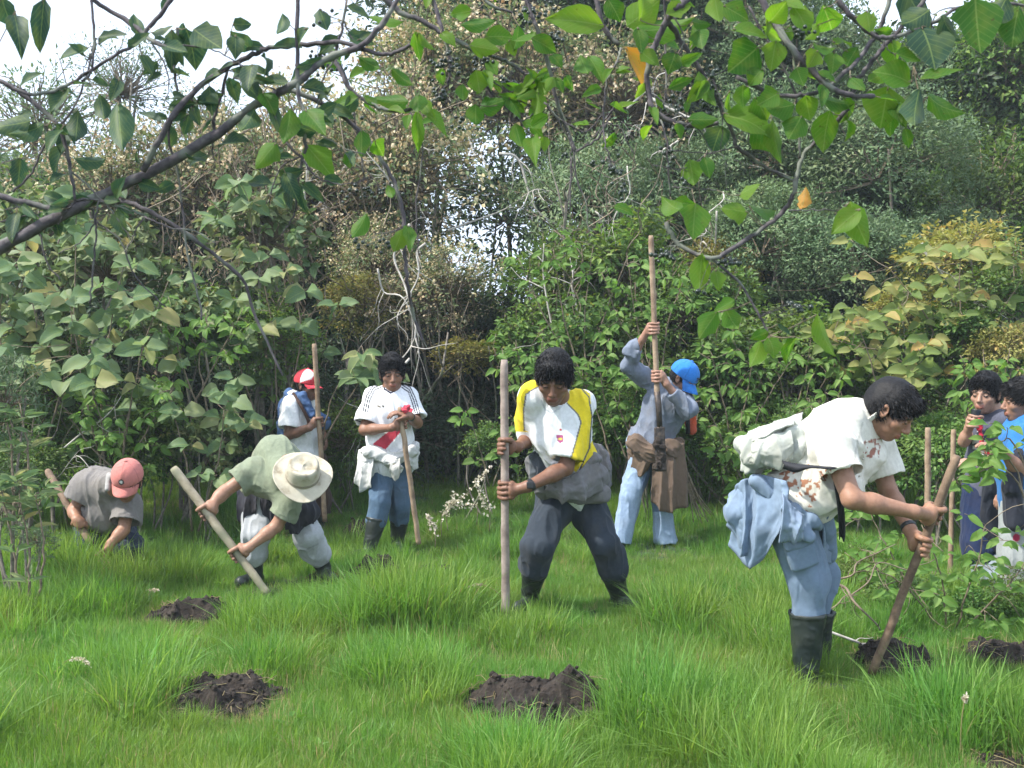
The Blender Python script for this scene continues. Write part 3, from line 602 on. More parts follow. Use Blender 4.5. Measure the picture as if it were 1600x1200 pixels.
class Sdf:
    def __init__(s, h=.006): s.h = h; s.p = []
    def cone(s, a, b, ra, rb=None, k=.015, flat=None, op='+'):
        a = V3(a); b = V3(b); rb = ra if rb is None else rb; m = max(ra, rb)
        s.p.append((lambda q: sd_cone(q, a, b, ra, rb, flat), np.minimum(a, b)-m, np.maximum(a, b)+m, k, op)); return s
    def chain(s, pts, rs, k=.015, op='+'):
        for i in range(len(pts)-1): s.cone(pts[i], pts[i+1], rs[i], rs[i+1], k, None, op)
        return s
    def ell(s, c, R, r, k=.02, op='+'):
        c = V3(c); r = V3(r); R = V3(R); m = np.abs(R)@r
        s.p.append((lambda q: sd_ell(q, c, R, r), c-m, c+m, k, op)); return s
    def box(s, c, R, r, rd=.01, k=.01, op='+'):
        c = V3(c); r = V3(r); R = V3(R); m = np.abs(R)@r
        s.p.append((lambda q: sd_box(q, c, R, r, rd), c-m, c+m, k, op)); return s
    def mesh(s):
        pl = [x for x in s.p if x[4] == '+']; pad = .03
        lo = np.min([x[1] for x in pl], 0)-pad; hi = np.max([x[2] for x in pl], 0)+pad
        h = s.h; n = np.ceil((hi-lo)/h).astype(int)+2; D = np.full(n, .1, np.float32)
        for f, a, b, k, op in s.p:
            i0 = np.clip(np.floor((a-pad-lo)/h).astype(int), 0, n); i1 = np.clip(np.ceil((b+pad-lo)/h).astype(int)+1, 0, n)
            if (i1 <= i0).any(): continue
            g = np.stack(np.meshgrid(*[lo[x]+h*np.arange(i0[x], i1[x]) for x in range(3)], indexing='ij'), -1)
            d = f(g).astype(np.float32); sl = tuple(slice(i0[x], i1[x]) for x in range(3)); o = D[sl]
            if op == '+':
                hh = np.clip(.5+.5*(d-o)/k, 0, 1) if k else 0; D[sl] = np.minimum(o, d) if not k else d+(o-d)*hh-k*hh*(1-hh)
            else:
                d = -d; hh = np.clip(.5-.5*(d-o)/k, 0, 1) if k else 0; D[sl] = np.maximum(o, d) if not k else d+(o-d)*hh+k*hh*(1-hh)
        return nets(D, lo, h)
def vnormals(V, Q):
    n = np.cross(V[Q[:, 2]]-V[Q[:, 0]], V[Q[:, 3]]-V[Q[:, 1]]); o = np.zeros_like(V)
    for k in range(4): np.add.at(o, Q[:, k], n)
    return nrm(o)
def relax(V, Q, it=1):
    for _ in range(it):
        o = np.zeros_like(V); c = np.zeros(len(V))
        for k in range(4): np.add.at(o, Q[:, k], V[Q[:, (k+1) % 4]]+V[Q[:, (k-1) % 4]]); np.add.at(c, Q[:, k], 2)
        V = V*.4+.6*o/np.maximum(c, 1)[:, None]
    return V
def folds(V, Q, amp=.007, f=11, axis=None, seed=0, ridge=True, keep=None):
    n = vnormals(V, Q); p = V.copy()
    if axis is not None:
        ax = nrm(V3(axis)); p = p+np.outer(p@ax, ax)*(-.72)
    w = p+.05*np.stack([vnoise(p*9, seed+1), vnoise(p*9, seed+2), vnoise(p*9, seed+3)], -1)
    a = vnoise(w*f, seed+4); b = vnoise(w*f*2.3, seed+5)
    if ridge: a = (1-np.abs(2*a-1))**2.2; b = (1-np.abs(2*b-1))**2
    d = amp*(a-.4)*2.1+amp*.9*(b-.4)
    if keep is not None: d = d*keep
    return V+n*d[:, None]
def frame(z, y):       # columns x (side), y (front), z (up)
    z = nrm(V3(z)); y = V3(y); y = nrm(y-z*(y@z)); return np.stack([np.cross(y, z), y, z], 1)
def proj(V): return np.stack([800+F*V[:, 0]/V[:, 1], 600-F*(V[:, 2]-CH)/V[:, 1]], 1)
def inpoly(p, poly):
    r = np.zeros(len(p), bool); poly = V3(poly); j = len(poly)-1
    for i in range(len(poly)):
        a, b = poly[i], poly[j]; c = ((a[1] > p[:, 1]) != (b[1] > p[:, 1])); r ^= c & (p[:, 0] < (b[0]-a[0])*(p[:, 1]-a[1])/((b[1]-a[1]) or 1e-9)+a[0]); j = i
    return r
def nearline(p, line, w):
    line = V3(line); r = np.zeros(len(p), bool)
    for a, b in zip(line[:-1], line[1:]):
        t = np.clip(((p-a)@(b-a))/((b-a)@(b-a)), 0, 1); r |= np.linalg.norm(p-(a+t[:, None]*(b-a)), axis=1) < w
    return r

m_skin, nt, b = newmat('skin')
at = N(nt, 'ShaderNodeAttribute', attribute_name='col'); tc = nt.nodes.new('ShaderNodeTexCoord'); nz = N(nt, 'ShaderNodeTexNoise', Scale=55.0, Detail=5.0); nt.links.new(tc.outputs['Object'], nz.inputs['Vector'])
v = ramp(nt, nz.outputs[0], [(.3, (.8, .78, .76)), (.7, (1.0, 1.0, 1.0))]); nt.links.new(mixc(nt, 1.0, at.outputs['Color'], v, 'MULTIPLY'), b.inputs['Base Color'])
b.inputs['Roughness'].default_value = .5; b.inputs['Specular IOR Level'].default_value = .4; b.inputs['Subsurface Weight'].default_value = .08; b.inputs['Subsurface Radius'].default_value = (.012, .005, .003)
bp = N(nt, 'ShaderNodeBump', Strength=.15, Distance=.003); nt.links.new(nz.outputs[0], bp.inputs['Height']); nt.links.new(bp.outputs[0], b.inputs['Normal'])
m_hair = plain('black_hair', (.006, .006, .007), .6, (.014, .013, .014), 120, .3, .22)
m_cloth = cloth('woven_cloth'); m_denim = cloth('denim', dirt=.3, scale=5, dirtcol=(.13, .13, .12)); m_soft = cloth('worn_cloth', dirt=.35, scale=6)
m_rubber = plain('rubber_boot', (.015, .022, .024), .4, (.03, .035, .03), 12, .1)
m_eye = plain('eye', (.02, .012, .008), .15)
m_watch = plain('watch', (.02, .022, .025), .35)
m_strap = plain('black_webbing', (.012, .013, .018), .8)
m_wood = bark('handle_wood', (.17, .11, .07), (.38, .28, .19), 9)
m_iron = plain('spade_iron', (.05, .045, .045), .6, (.12, .09, .07), 30, .3, .5, .6)

class Person:
    def __init__(s, label, loc, skin=(.33, .17, .105), h=.006, sc=1.0, seed=0):
        s.root = empty('person', loc, label, 'person', 'people working in the meadow'); s.b = Sdf(h); s.h = h; s.sc = sc; s.skin = tuple(x*k_ for x, k_ in zip(skin, (.96, 1.0, 1.03))); s.seed = seed; s.paints = []; s.capped = seed in (4, 5, 6, 7)
    def finish_body(s):
        V, Q = s.b.mesh(); V = relax(V, Q, 1); c = np.tile(V3(s.skin), (len(V), 1))
        for fn in s.paints: c = fn(V, c)
        s.put('body', V, Q, c, m_skin)
    def put(s, name, V, Q, col, mat, label=None):
        c = np.asarray(col, float)
        if c.ndim == 1: c = np.tile(c, (len(V), 1))
        o = part(name, mesh_np(name, V, Q, True, c, [mat]), s.root)
        s.made = getattr(s, 'made', {}); up_ = {'visor': 'cap', 'button': 'cap', 'hat_band': 'hat_crown', 'eye': 'body', 'collar': 'shirt'}.get(name)
        if up_ in s.made: o.parent = s.made[up_]; o.matrix_parent_inverse = Matrix.Identity(4)
        s.made['shirt' if name == 'polo_shirt' else name] = o
        if label: o['label'] = label
        return o
    def garment(s, name, sd, col, mat=None, amp=.007, f=11, axis=None, paint=None, rel=2, label=None, seed=None):
        V, Q = sd.mesh(); V = relax(V, Q, rel); V = folds(V, Q, amp, f, axis, s.seed*10+(seed or 0)); c = np.tile(V3(col), (len(V), 1))
        if paint: c = paint(V, c)
        return s.put(name, V, Q, c, mat or m_cloth, label)
    # -- torso from pelvis through a mid point to the neck
    def torso(s, sd, pel, neck, shA, shB, infl=0, front=None, mid=None, parts=('pelvis', 'belly', 'chest'), belly=0, k=.04):
        u = neck-pel; L = np.linalg.norm(u); r = nrm(shB-shA); mid = (pel+neck)/2 if mid is None else mid
        def q(t): return pel*(1-t)**2+2*t*(1-t)*(2*mid-(pel+neck)/2)+neck*t*t
        hw = np.linalg.norm(shB-shA)/2
        for nm, t, rad in (('pelvis', .04, (.165, .115, .12)), ('belly', .36, (.145+belly*.6, .105+belly, .15)), ('chest', .70, (max(.15, hw*.9), .12, .17))):
            if nm not in parts: continue
            z = nrm(q(min(1, t+.1))-q(max(0, t-.1))); x = nrm(r-z*(r@z)); R = np.stack([x, np.cross(z, x), z], 1)
            sd.ell(q(t), R, (V3(rad)*s.sc+infl), k)
        if 'chest' in parts: sd.cone(shA, shB, .055*s.sc+infl, k=k); sd.cone(q(.8), neck, .09*s.sc+infl*.5, .06*s.sc+infl*.4, k)
        return q
    def arm(s, sh, el, wr, mus=1.0):
        m = s.sc*mus*.92; s.b.cone(sh, el, .052*m, .041*m, .02); s.b.cone(el, el+(wr-el)*.35, .040*m, .041*m, .02); s.b.cone(el+(wr-el)*.3, wr, .042*m, .027*m, .02)
    def sleeve(s, sd, sh, el, t, r0=.068, r1=.078, hollow=True, start=0):
        a = sh+(el-sh)*start; e = sh+(el-sh)*t; sd.cone(a, e, r0*s.sc, r1*s.sc, .03, 'b')
        if hollow: ax = nrm(el-sh); sd.cone(e-ax*.035, e+ax*.03, (r1-.014)*s.sc, (r1-.01)*s.sc, .004, 'ab', '-')
    def leg(s, sd, hip, kn, an, r=(.095, .07, .058), infl=0, end=1.0, k=.035, bag=0):
        m = s.sc; e = kn+(an-kn)*end; sd.cone(hip, kn, r[0]*m+infl, r[1]*m+infl, k); 
        if bag: f = kn+(e-kn)*.82; sd.cone(kn, f, r[1]*m+infl, r[2]*m+infl+bag*.35, k); sd.cone(f, e, r[2]*m+infl+bag*.35, r[2]*m*.98, k*.6, 'b')
        else: sd.cone(kn, e, r[1]*m+infl, r[2]*m+infl+bag, k, 'b')
    def boot(s, an, kn, toe, top=.34, name='boot', r=.056):
        sd = Sdf(s.h); up = nrm(kn-an); t = an+up*top; m = s.sc; toe = nrm(V3(toe)*[1, 1, 0])
        sd.cone(an, t, .047*m, r*m+.008, .02, 'b'); sole = an-np.array([0, 0, .055]); sd.cone(an-np.array([0, 0, .02]), sole+toe*.0, .045, .042, .02)
        sd.cone(sole-toe*.045, sole+toe*.15, .038, .036, .03); sd.cone(sole+toe*.08, sole+toe*.16, .04, .034, .02); sd.cone(t-up*.018, t, r*m+.0105, k=.004, flat='ab')
        sd.cone(t-up*.03, t+up*.03, r*m-.002, k=.003, flat='ab', op='-')
        V, Q = sd.mesh(); V = relax(V, Q, 1); V = folds(V, Q, .003, 14, None, s.seed); s.put(name, V, Q, (.02, .03, .03), m_rubber)
    def grip(s, wr, g, axis, pr=.022, side=1, sc=None, thumb_up=1):
        """fingers wrapped round a pole through g with direction axis"""
        sc = sc or s.sc*1.05; ax = nrm(V3(axis)); e1 = wr-g; e1 = nrm(e1-ax*(e1@ax)); e2 = np.cross(ax, e1)*side; R = np.stack([e1, e2, ax], 1); k = .006; b = s.b
        pc = g+e1*(pr+.017*sc)+e2*.004; b.ell(pc, R, V3((.020, .036, .047))*sc, .01); b.cone(wr, pc+e1*.01, .027*sc, .026*sc, .02)
        for i in range(4):
            o = (i-1.5)*.0225*sc*(-1 if thumb_up > 0 else 1); fr = (.0095, .0105, .0102, .0086)[::-1][i]*sc; span = (168, 190, 185, 160)[::-1][i]; rr = pr+fr*.95
            th = np.radians(np.linspace(38, 38+span, 8)); pts = [g+ax*(o+.003*math.sin(j*.9+i))+(rr+(.008*math.exp(-((j-1.3)**2)))*sc)*(math.cos(a)*e1+math.sin(a)*e2) for j, a in enumerate(th)]
            b.chain([pc+ax*o*.9+e2*.02*sc]+pts, [fr*1.25]+[fr]*7+[fr*.85], .0035)
        th = np.radians(np.linspace(-30, -165, 6)); up = ax*.034*sc*thumb_up; rr = pr+.0105*sc
        b.chain([pc+up*.5-e2*.012]+[g+up*(.85+.25*j/5)+rr*(math.cos(a)*e1+math.sin(a)*e2) for j, a in enumerate(th)], [.016*sc]+[.0118*sc]*4+[.0105*sc, .0095*sc], .005)
    def relaxed(s, wr, d, palm, sc=None, curl=.5, side=1):
        """hanging hand: d = finger direction, palm = direction the palm faces"""
        sc = sc or s.sc; d = nrm(V3(d)); n = V3(palm); n = nrm(n-d*(d@n)); e = np.cross(d, n); R = np.stack([e, n, d], 1); b = s.b
        b.cone(wr, wr+d*.03, .026*sc, .028*sc, .02); b.ell(wr+d*.055*sc, R, V3((.04, .017, .052))*sc, .015)
        for i in range(4):
            o = (i-1.5)*.021*sc; L = (.066, .078, .074, .056)[i]*sc; p = wr+d*.092*sc+e*o; pts = [p]; a = .15
            for j in range(3): a += curl*.55; pts.append(pts[-1]+(d*math.cos(a)+n*math.sin(a)+e*o*1.5)*L*(.42, .33, .25)[j])
            b.chain(pts, [.0098*sc, .0092*sc, .0085*sc, .0075*sc], .004)
        t0 = wr+d*.025*sc-e*.028*sc*side; b.chain([t0, t0+(d*.7-e*side*.8+n*.3)*.035*sc, t0+(d*1.5-e*side*1.05+n*.8)*.04*sc], [.015*sc, .0115*sc, .009*sc], .006)
    # -- head
    def head(s, c, up, face, sc=None, hair=True, neck=None, hairlen=0, nape=-.055):
        sc = sc or s.sc; R = frame(up, face); s.hR, s.hc, s.hs = R, V3(c), sc; b = s.b
        def w(x, y, z): return V3(c)+R@(V3((x, y, z))*sc)
        s.w = w; I = R
        b.ell(w(0, -.012, .03), I, V3((.074, .093, .086))*sc, .02); b.ell(w(0, .03, -.04), I, V3((.056, .062, .072))*sc, .03); b.ell(w(0, .058, -.088), I, V3((.028, .026, .022))*sc, .02)
        for q in (-1, 1):
            b.ell(w(q*.04, .055, -.022), I, V3((.026, .026, .024))*sc, .015); b.cone(w(q*.012, .083, .021), w(q*.045, .072, .020), .010*sc, .009*sc, .008); b.ell(w(q*.032, .09, .002), I, V3((.017, .012, .011))*sc, .008, '-')
            b.ell(w(q*.0315, .077, .001), I, V3((.0145, .012, .0105))*sc, .004)
            b.ell(w(q*.079, -.006, -.005), frame(R@V3((q*.15, -.2, 1)), R@V3((q*.3, 1, 0))), V3((.009, .019, .033))*sc, .005)
            b.ell(w(q*.086, -.002, -.004), I, V3((.006, .009, .017))*sc, .004, '-')
            b.ell(w(q*.012, .098, -.034), I, V3((.008, .008, .007))*sc, .006)
        b.cone(w(0, .086, .012), w(0, .105, -.024), .0085*sc, .0115*sc, .008); b.ell(w(0, .107, -.028), I, V3((.011, .012, .010))*sc, .006)
        b.ell(w(0, .084, -.062), I, V3((.026, .014, .016))*sc, .01)
        b.cone(w(-.017, .094, -.058), w(.017, .094, -.058), .0055*sc, k=.004); b.cone(w(-.014, .093, -.0685), w(.014, .093, -.0685), .0065*sc, k=.004)
        if neck is not None: b.cone(w(0, -.022, -.045), neck, .054*sc, .062*sc, .03)
        skin = V3(s.skin)
        def paint(V, C):
            q = (V-V3(c))@R/sc; C = C.copy()
            lip = (np.abs(q[:, 2]+.063) < .012) & (np.abs(q[:, 0]) < .024) & (q[:, 1] > .085); C[lip] = skin*[.85, .6, .6]
            brow = (np.abs(q[:, 2]-.0235-.004*np.cos(q[:, 0]*60)) < .0045) & (np.abs(q[:, 0]) < .05) & (np.abs(q[:, 0]) > .012) & (q[:, 1] > .06); C[brow] = (.02, .015, .012)
            lash = (np.abs(q[:, 2]-.001) < .0035) & (np.abs(np.abs(q[:, 0])-.0315) < .013) & (q[:, 1] > .07); C[lash] = skin*.25
            bd = (q[:, 2] < -.045) & (q[:, 1] > .0) & (q[:, 2] > -.13) & ~lip; C[bd] = C[bd]*.88
            return C
        s.paints.append(paint)
        if hair: s.hair(nape, hairlen)
    def hair(s, nape=-.055, ln=0, thin=0):
        w, R, sc = s.w, s.hR, s.hs; sd = Sdf(s.h*.85); thin = .01 if s.capped else 0
        sd.ell(w(0, -.016, .036), R, V3((.087-thin, .107-thin, .099+ln-thin))*sc, .02); sd.ell(w(0, -.04, -.01), R, V3((.078-thin, .074-thin, .075))*sc, .03)
        for q in (-1, 1): sd.cone(w(q*.074, .012, .03), w(q*.076, .014, -.008), .010*sc, .007*sc, .01)
        if not s.capped: sd.ell(w(0, .06, .085+ln), R, V3((.055, .03, .025))*sc, .02)
        if s.capped: sd.box(w(0, 0, .16), R, V3((.2, .2, .135))*sc, .002, .004, '-')
        sd.ell(w(0, .115, -.02), R, V3((.078, .085, .078))*sc, .008, '-'); sd.box(w(0, 0, nape-.1), R, V3((.2, .2, .1))*sc, .002, .02, '-')
        for q in (-1, 1): sd.ell(w(q*.088, .0, -.006), R, V3((.02, .022, .035))*sc, .006, '-'); sd.box(w(q*.1, .06, -.06), R, V3((.05, .06, .052))*sc, .01, .01, '-')
        V, Q = sd.mesh(); V = relax(V, Q, 1); n = vnormals(V, Q); q = (V-s.hc)@R/sc; V = V+n*((.007*(vnoise(q*[30, 30, 18], s.seed)-.4)+.0025*(vnoise(q*[90, 50, 60], s.seed+3)-.5))[:, None])
        # short tufts break the outline
        r = np.random.default_rng(s.seed+40); ii = r.choice(len(V), min(5500, len(V))); nn = vnormals(V, Q)[ii]; sw = nrm(nn*.28+.28*rdir(r, len(ii))+R[:, 1]*.7-R[:, 2]*.35)
        lv, lq, _ = leaves(V[ii]-nn*.004, sw, rdir(r, len(ii)), (.017+.016*r.random(len(ii)))*sc, .11, r, six=False)
        s.put('hair', np.concatenate([V, lv]), np.concatenate([Q, lq+len(V)]), (0, 0, 0), m_hair)
    def cap(s, col, visor=None, dirv=0, paint=None, tilt=.25, label=None):
        w, R, sc = s.w, s.hR, s.hs; sd = Sdf(min(s.h, .005)); sd.ell(w(0, -.012, .038), R, V3((.092, .11, .10))*sc, .01); sd.box(w(0, 0, -.09), R, V3((.3, .3, .108))*sc, .002, .004, '-')
        V, Q = sd.mesh(); V = relax(V, Q, 1); q = (V-s.hc)@R/sc; c = np.tile(V3(col), (len(V), 1)); a = np.arctan2(q[:, 0], q[:, 1]+.012); seam = np.abs((a/(np.pi/3)+.5) % 1-.5) < .025; c[seam & (q[:, 2] > .03)] *= .7
        if paint: c = paint(V, c, q)
        s.put('cap', V, Q, c, m_cloth, label)
        # button and visor
        n = 17; u = np.linspace(-1, 1, n); vv_ = np.linspace(0, 1, 7); rows = []
        for th in (0, .004):
            for a_ in vv_:
                for b_ in u:
                    x = b_*.082*(1-.12*a_*a_); y0 = .098*math.sqrt(max(0, 1-(b_*.86)**2))-.03; y1 = y0+.078*(1-.45*b_*b_)*a_+.005; rows.append(w(x, y1, .022-tilt*.078*a_-.018*b_*b_*(.4+.6*a_)+th))
        V = np.array(rows); nn = 7*n; i, j = np.meshgrid(np.arange(6), np.arange(n-1), indexing='ij'); a0 = (i*n+j).ravel(); q0 = np.stack([a0, a0+1, a0+n+1, a0+n], 1); E = []
        ring = list(range(n))+[n*(r_+1)+n-1 for r_ in range(6)]+[6*n+n-2-k for k in range(n-1)]+[n*(5-r_) for r_ in range(5)]
        for k in range(len(ring)): a1, b1 = ring[k], ring[(k+1) % len(ring)]; E.append([a1, b1, b1+nn, a1+nn])
        s.put('visor', V, np.concatenate([q0[:, ::-1], q0+nn, np.array(E)]), visor or col, m_cloth)
        t = Sdf(.004); t.ell(w(0, -.012, .139), R, V3((.012, .012, .007))*sc, 0); V, Q = t.mesh(); s.put('button', V, Q, col, m_cloth)

def drape(owner, name, top, bot, D, nf, amp, col, mat=None, seed=0, label=None, m=64, n=40, th=.007):
    r = np.random.default_rng(seed+900); T = smooth_line([P(x, y, D+dd) for x, y, dd in top], 12); Bm = smooth_line([P(x, y, D+dd) for x, y, dd in bot], 12)
    u = np.linspace(0, 1, m); v = np.linspace(0, 1, n)
    def samp(L): s_ = u*(len(L)-1); i = np.minimum(s_.astype(int), len(L)-2); return L[i]+(L[i+1]-L[i])*(s_-i)[:, None]
    T, Bm = samp(T), samp(Bm); G_ = T[None]+(Bm-T)[None]*v[:, None, None]; G_ = G_+np.array([0, -1, 0])*(.03*np.sin(v*3.1))[:, None, None]
    du = np.gradient(G_, axis=1); dv = np.gradient(G_, axis=0); nn_ = nrm(np.cross(du, dv)); nn_ = nn_*np.sign(-(nn_[..., 1:2]*1.0)+1e-6)
    U, Vv = np.meshgrid(u, v); q_ = np.stack([U*nf*.9+seed, Vv*1.3, 0*U], -1); ph = U*nf*6.283+3.2*vnoise(q_, seed)+seed+1.2*Vv
    w = (1-np.abs(np.sin(ph/2)))**1.3*2-.75; dsp = amp*(.25+.75*Vv**.6)*w+amp*.7*(vnoise(np.stack([U*nf*2.4, Vv*5, 0*U+4], -1), seed+2)-.5)+amp*.35*(vnoise(np.stack([U*nf*6, Vv*12, 0*U+4], -1), seed+3)-.5)
    G_ = G_+nn_*dsp[..., None]; G_[..., 2] += (.035*(vnoise(np.stack([U*4+seed, 0*U, 0*U], -1), seed)-.5))*Vv
    A_ = G_.reshape(-1, 3); B_ = (G_-nn_*th).reshape(-1, 3); i, j = np.meshgrid(np.arange(n-1), np.arange(m-1), indexing='ij'); a0 = (i*m+j).ravel(); q0 = np.stack([a0, a0+m, a0+m+1, a0+1], 1); k = n*m
    ring = list(range(m))+[m*(t+1)+m-1 for t in range(n-1)]+[(n-1)*m+m-2-t for t in range(m-1)]+[m*(n-2-t) for t in range(n-2)]; E = np.array([[ring[t], ring[(t+1) % len(ring)], ring[(t+1) % len(ring)]+k, ring[t]+k] for t in range(len(ring))])
    V = np.concatenate([A_, B_]); c = np.tile(V3(col), (len(V), 1)); hem = np.tile((Vv > .955).ravel() & (Vv < .985).ravel(), 2); c[hem] *= .7
    root = owner.root if hasattr(owner, 'root') else owner; o = part(name, mesh_np(name, V, np.concatenate([q0, q0[:, ::-1]+k, E]), True, c, [mat or m_cloth]), root)
    if label: o['label'] = label
    return o
def pole(label, a, b, r, mat=m_wood, wob=.004, seed=0, name='wooden_pole', taper=1.0, group='digging poles'):
    rg_ = np.random.default_rng(seed); root = empty(name, b, label, 'pole', group); n = 14; t = np.linspace(0, 1, n)
    pts = a+(b-a)*t[:, None]+rg_.normal(0, wob*.45, (n, 3))*np.array([1, 1, 0]); S = smooth_line(pts, 3); rr = np.interp(np.linspace(0, 1, len(S)), [0, .02, 1], [r*.8, r, r*taper])*(1+.03*rg_.normal(size=len(S)))
    tb = Tubes(); tb.add(S, rr, 12); part('shaft', tb.mesh('shaft', mat), root); return root
# ------------------------------------------------------------------ people
WHITE = (.78, .79, .8)
def ankle(px, py_sole, d=None):
    """ankle joint of a foot whose sole is at pixel row py_sole"""
    d = d or F*CH/(py_sole-600); p = P(px, py_sole, d); return p+np.array([0, 0, .09])
Z = np.array([0, 0, 1.]); CAMV = np.array([0, -1., 0])

# 1 ---- big man stooping on the right
D = 4.75
pA, pB = P(1496, 712, D-.22), P(1362, 1052, D+.02); pax = nrm(pA-pB)
def onpole(a, b, y):
    y0 = proj(a[None])[0, 1]; y1 = proj(b[None])[0, 1]; t = (y-y0)/(y1-y0); return a+(b-a)*t
m_branch = bark('branch_bark', (.09, .055, .035), (.24, .165, .11), 16)
rp = pole('rough brown branch pole gripped by the big man in blue trousers', pA, pB, .0195, m_branch, .003, 1, taper=1.0)
g1, g2 = onpole(pA, pB, 801), onpole(pA, pB, 848)
p = Person('black-haired man in cream short-sleeved shirt and blue cargo trousers, bent over a rough pole', (P(1262, 1085, D)[0], D, 0), (.36, .185, .115), .0048, 1.08, 1)
neck = P(1346, 654, D-.02); pel = P(1232, 795, D+.05); shA, shB = P(1301, 700, D-.19), P(1366, 697, D+.15)
elA, wrA = P(1331, 780, D-.30), P(1428, 800, D-.26); elB, wrB = P(1387, 765, D+.12), P(1422, 828, D-.06)
q = p.torso(p.b, pel, neck, shA, shB, 0, mid=(pel+neck)/2+np.array([0, 0, -.01]))
p.arm(shA, elA, wrA, 1.03); p.arm(shB, elB, wrB); p.grip(wrA, g1, pax, .0195, -1, 1.1); p.grip(wrB, g2, pax, .0195, -1, 1.08)
hipA, hipB = P(1232, 805, D-.06), P(1240, 800, D+.14); knA, knB = P(1262, 905, D-.02), P(1278, 898, D+.22); anA, anB = ankle(1260, 1092, D), ankle(1276, 1080, D+.25)
for a in ((hipA, knA, anA), (hipB, knB, anB)): p.leg(p.b, *a, r=(.08, .055, .038))
p.head(P(1391, 641, D-.08), (.52, -.30, .74), (.72, -.42, -.60), 1.08, neck=neck, nape=-.06)
p.finish_body()
for q_ in (-1, 1):
    sd = Sdf(.004); sd.ell(p.w(q_*.032, .0815, .000), p.hR, V3((.011, .008, .006))*p.hs, 0); V, Q = sd.mesh(); p.put('eye', V, Q, (0, 0, 0), m_eye)
sd = Sdf(.0055); p.torso(sd, pel+nrm(neck-pel)*.05, neck, shA, shB, .022, mid=(pel+neck)/2+np.array([-.02, 0, .02]), belly=.0)
for c, r in (((1290, 755, D-.05), (.16, .16, .11)), ((1262, 782, D), (.14, .18, .08)), ((1330, 725, D+.06), (.10, .17, .08)), ((1355, 710, D+.05), (.07, .12, .06))): sd.ell(P(*c), np.eye(3), r, .05)
p.sleeve(sd, shA, elA, .52, .072, .09); p.sleeve(sd, shB, elB, .70, .078, .09)
sd.cone(p.w(0, 0, -.03), neck, .07, .072, .006, None, '-')
def paint(V, c):
    pp = proj(V); m = inpoly(pp, [(1215, 740), (1262, 724), (1300, 730), (1280, 775), (1262, 800), (1225, 772)]); nz = vnoise(V*[70, 70, 90], 3); n2 = vnoise(V*22, 8)
    c[m & (nz > .52) & (n2 > .38)] = (.38, .17, .10); m = inpoly(pp, [(1345, 690), (1378, 684), (1372, 720), (1350, 712)]); c[m & (nz > .55)] = (.35, .16, .12)
    c[nearline(pp, [(1348, 660), (1337, 705), (1328, 790)], 1.6)] *= .75
    return c
p.garment('shirt', sd, (.72, .70, .62), m_soft, .010, 9, (.5, 0, -.8), paint, 3)
sd = Sdf(.0048); fd = nrm(neck-p.w(0, 0, -.04)); cn = p.w(0, -.03, -.085); sd.cone(neck-fd*.03, cn, .105, .086, .01, 'ab'); sd.cone(neck-fd*.07, cn+nrm(cn-neck)*.05, .092, .075, .004, 'ab', '-'); sd.ell(p.w(0, .10, -.11), p.hR, (.035, .07, .06), .01, '-')
p.garment('collar', sd, (.72, .70, .62), m_soft, .002, 9)
for k in range(4):
    t_ = Sdf(.003); q_ = P(1354-k*5.5, 690+k*27, D-.17+k*.01); t_.ell(q_, np.eye(3), (.006, .004, .006), 0); V, Q = t_.mesh(); p.put('button', V, Q, (.5, .48, .42), m_cloth)
sd = Sdf(.0055); p.torso(sd, pel, neck, shA, shB, .018, parts=('pelvis',)); p.leg(sd, hipA, knA, anA, (.095, .078, .053), .002, .42, bag=.014); p.leg(sd, hipB, knB, anB, (.09, .078, .053), .002, .42)
sd.box((hipA*.45+knA*.55)+np.array([-.015, -.09, .01]), frame(hipA-knA, (0, -1, 0)), (.065, .018, .075), .01, .006); sd.box((hipA*.62+knA*.38)+np.array([-.012, -.108, .01]), frame(hipA-knA, (0, -1, 0)), (.07, .012, .025), .008, .003)
p.garment('trousers', sd, (.17, .235, .33), m_denim, .009, 9, (.2, 0, -1), None, 2)
p.boot(anA, knA, (.9, -.3, 0), .305, r=.067); p.boot(anB, knB, (.9, .1, 0), .30, r=.066)
# jacket tied at the waist
sd = Sdf(.006)
J = [((1180, 752), (1232, 792), .035, .04, -.1), ((1172, 765), (1150, 800), .05, .05, .05), ((1160, 800), (1166, 850), .05, .03, .05)]
for a, b_, r0, r1, dd in J: sd.cone(P(*a, D+dd), P(*b_, D+dd), r0, r1, .03)
sd.cone(P(1238, 802, D-.16), P(1262, 838, D-.19), .035, .028, .02); sd.cone(P(1262, 812, D-.15), P(1280, 822, D-.12), .032, .024, .02); sd.cone(P(1284, 812, D+.05), P(1297, 868, D+.1), .045, .02, .02); sd.cone(P(1240, 800, D-.17), P(1290, 800, D), .03, .035, .02)
BJ = (.2, .27, .37)
p.garment('tied_jacket', sd, BJ, m_cloth, .010, 12, (.1, 0, -1), None, 2, 'pale blue jacket tied round the waist')
drape(p, 'jacket_back', [(1150, 768, .14), (1180, 742, -.05), (1230, 752, -.2)], [(1139, 842, .14), (1170, 893, -.04), (1226, 822, -.2)], D, 2.6, .026, BJ, None, 1)
drape(p, 'jacket_sleeve', [(1136, 775, .1), (1158, 752, .0), (1185, 742, -.02)], [(1134, 800, .12), (1154, 858, .02), (1176, 868, -.02)], D, 2.2, .022, BJ, None, 2)
drape(p, 'jacket_front', [(1222, 770, -.24), (1240, 790, -.24), (1258, 806, -.2)], [(1216, 850, -.2), (1236, 850, -.21), (1252, 846, -.2)], D, 1.6, .014, (.24, .31, .42), None, 3)
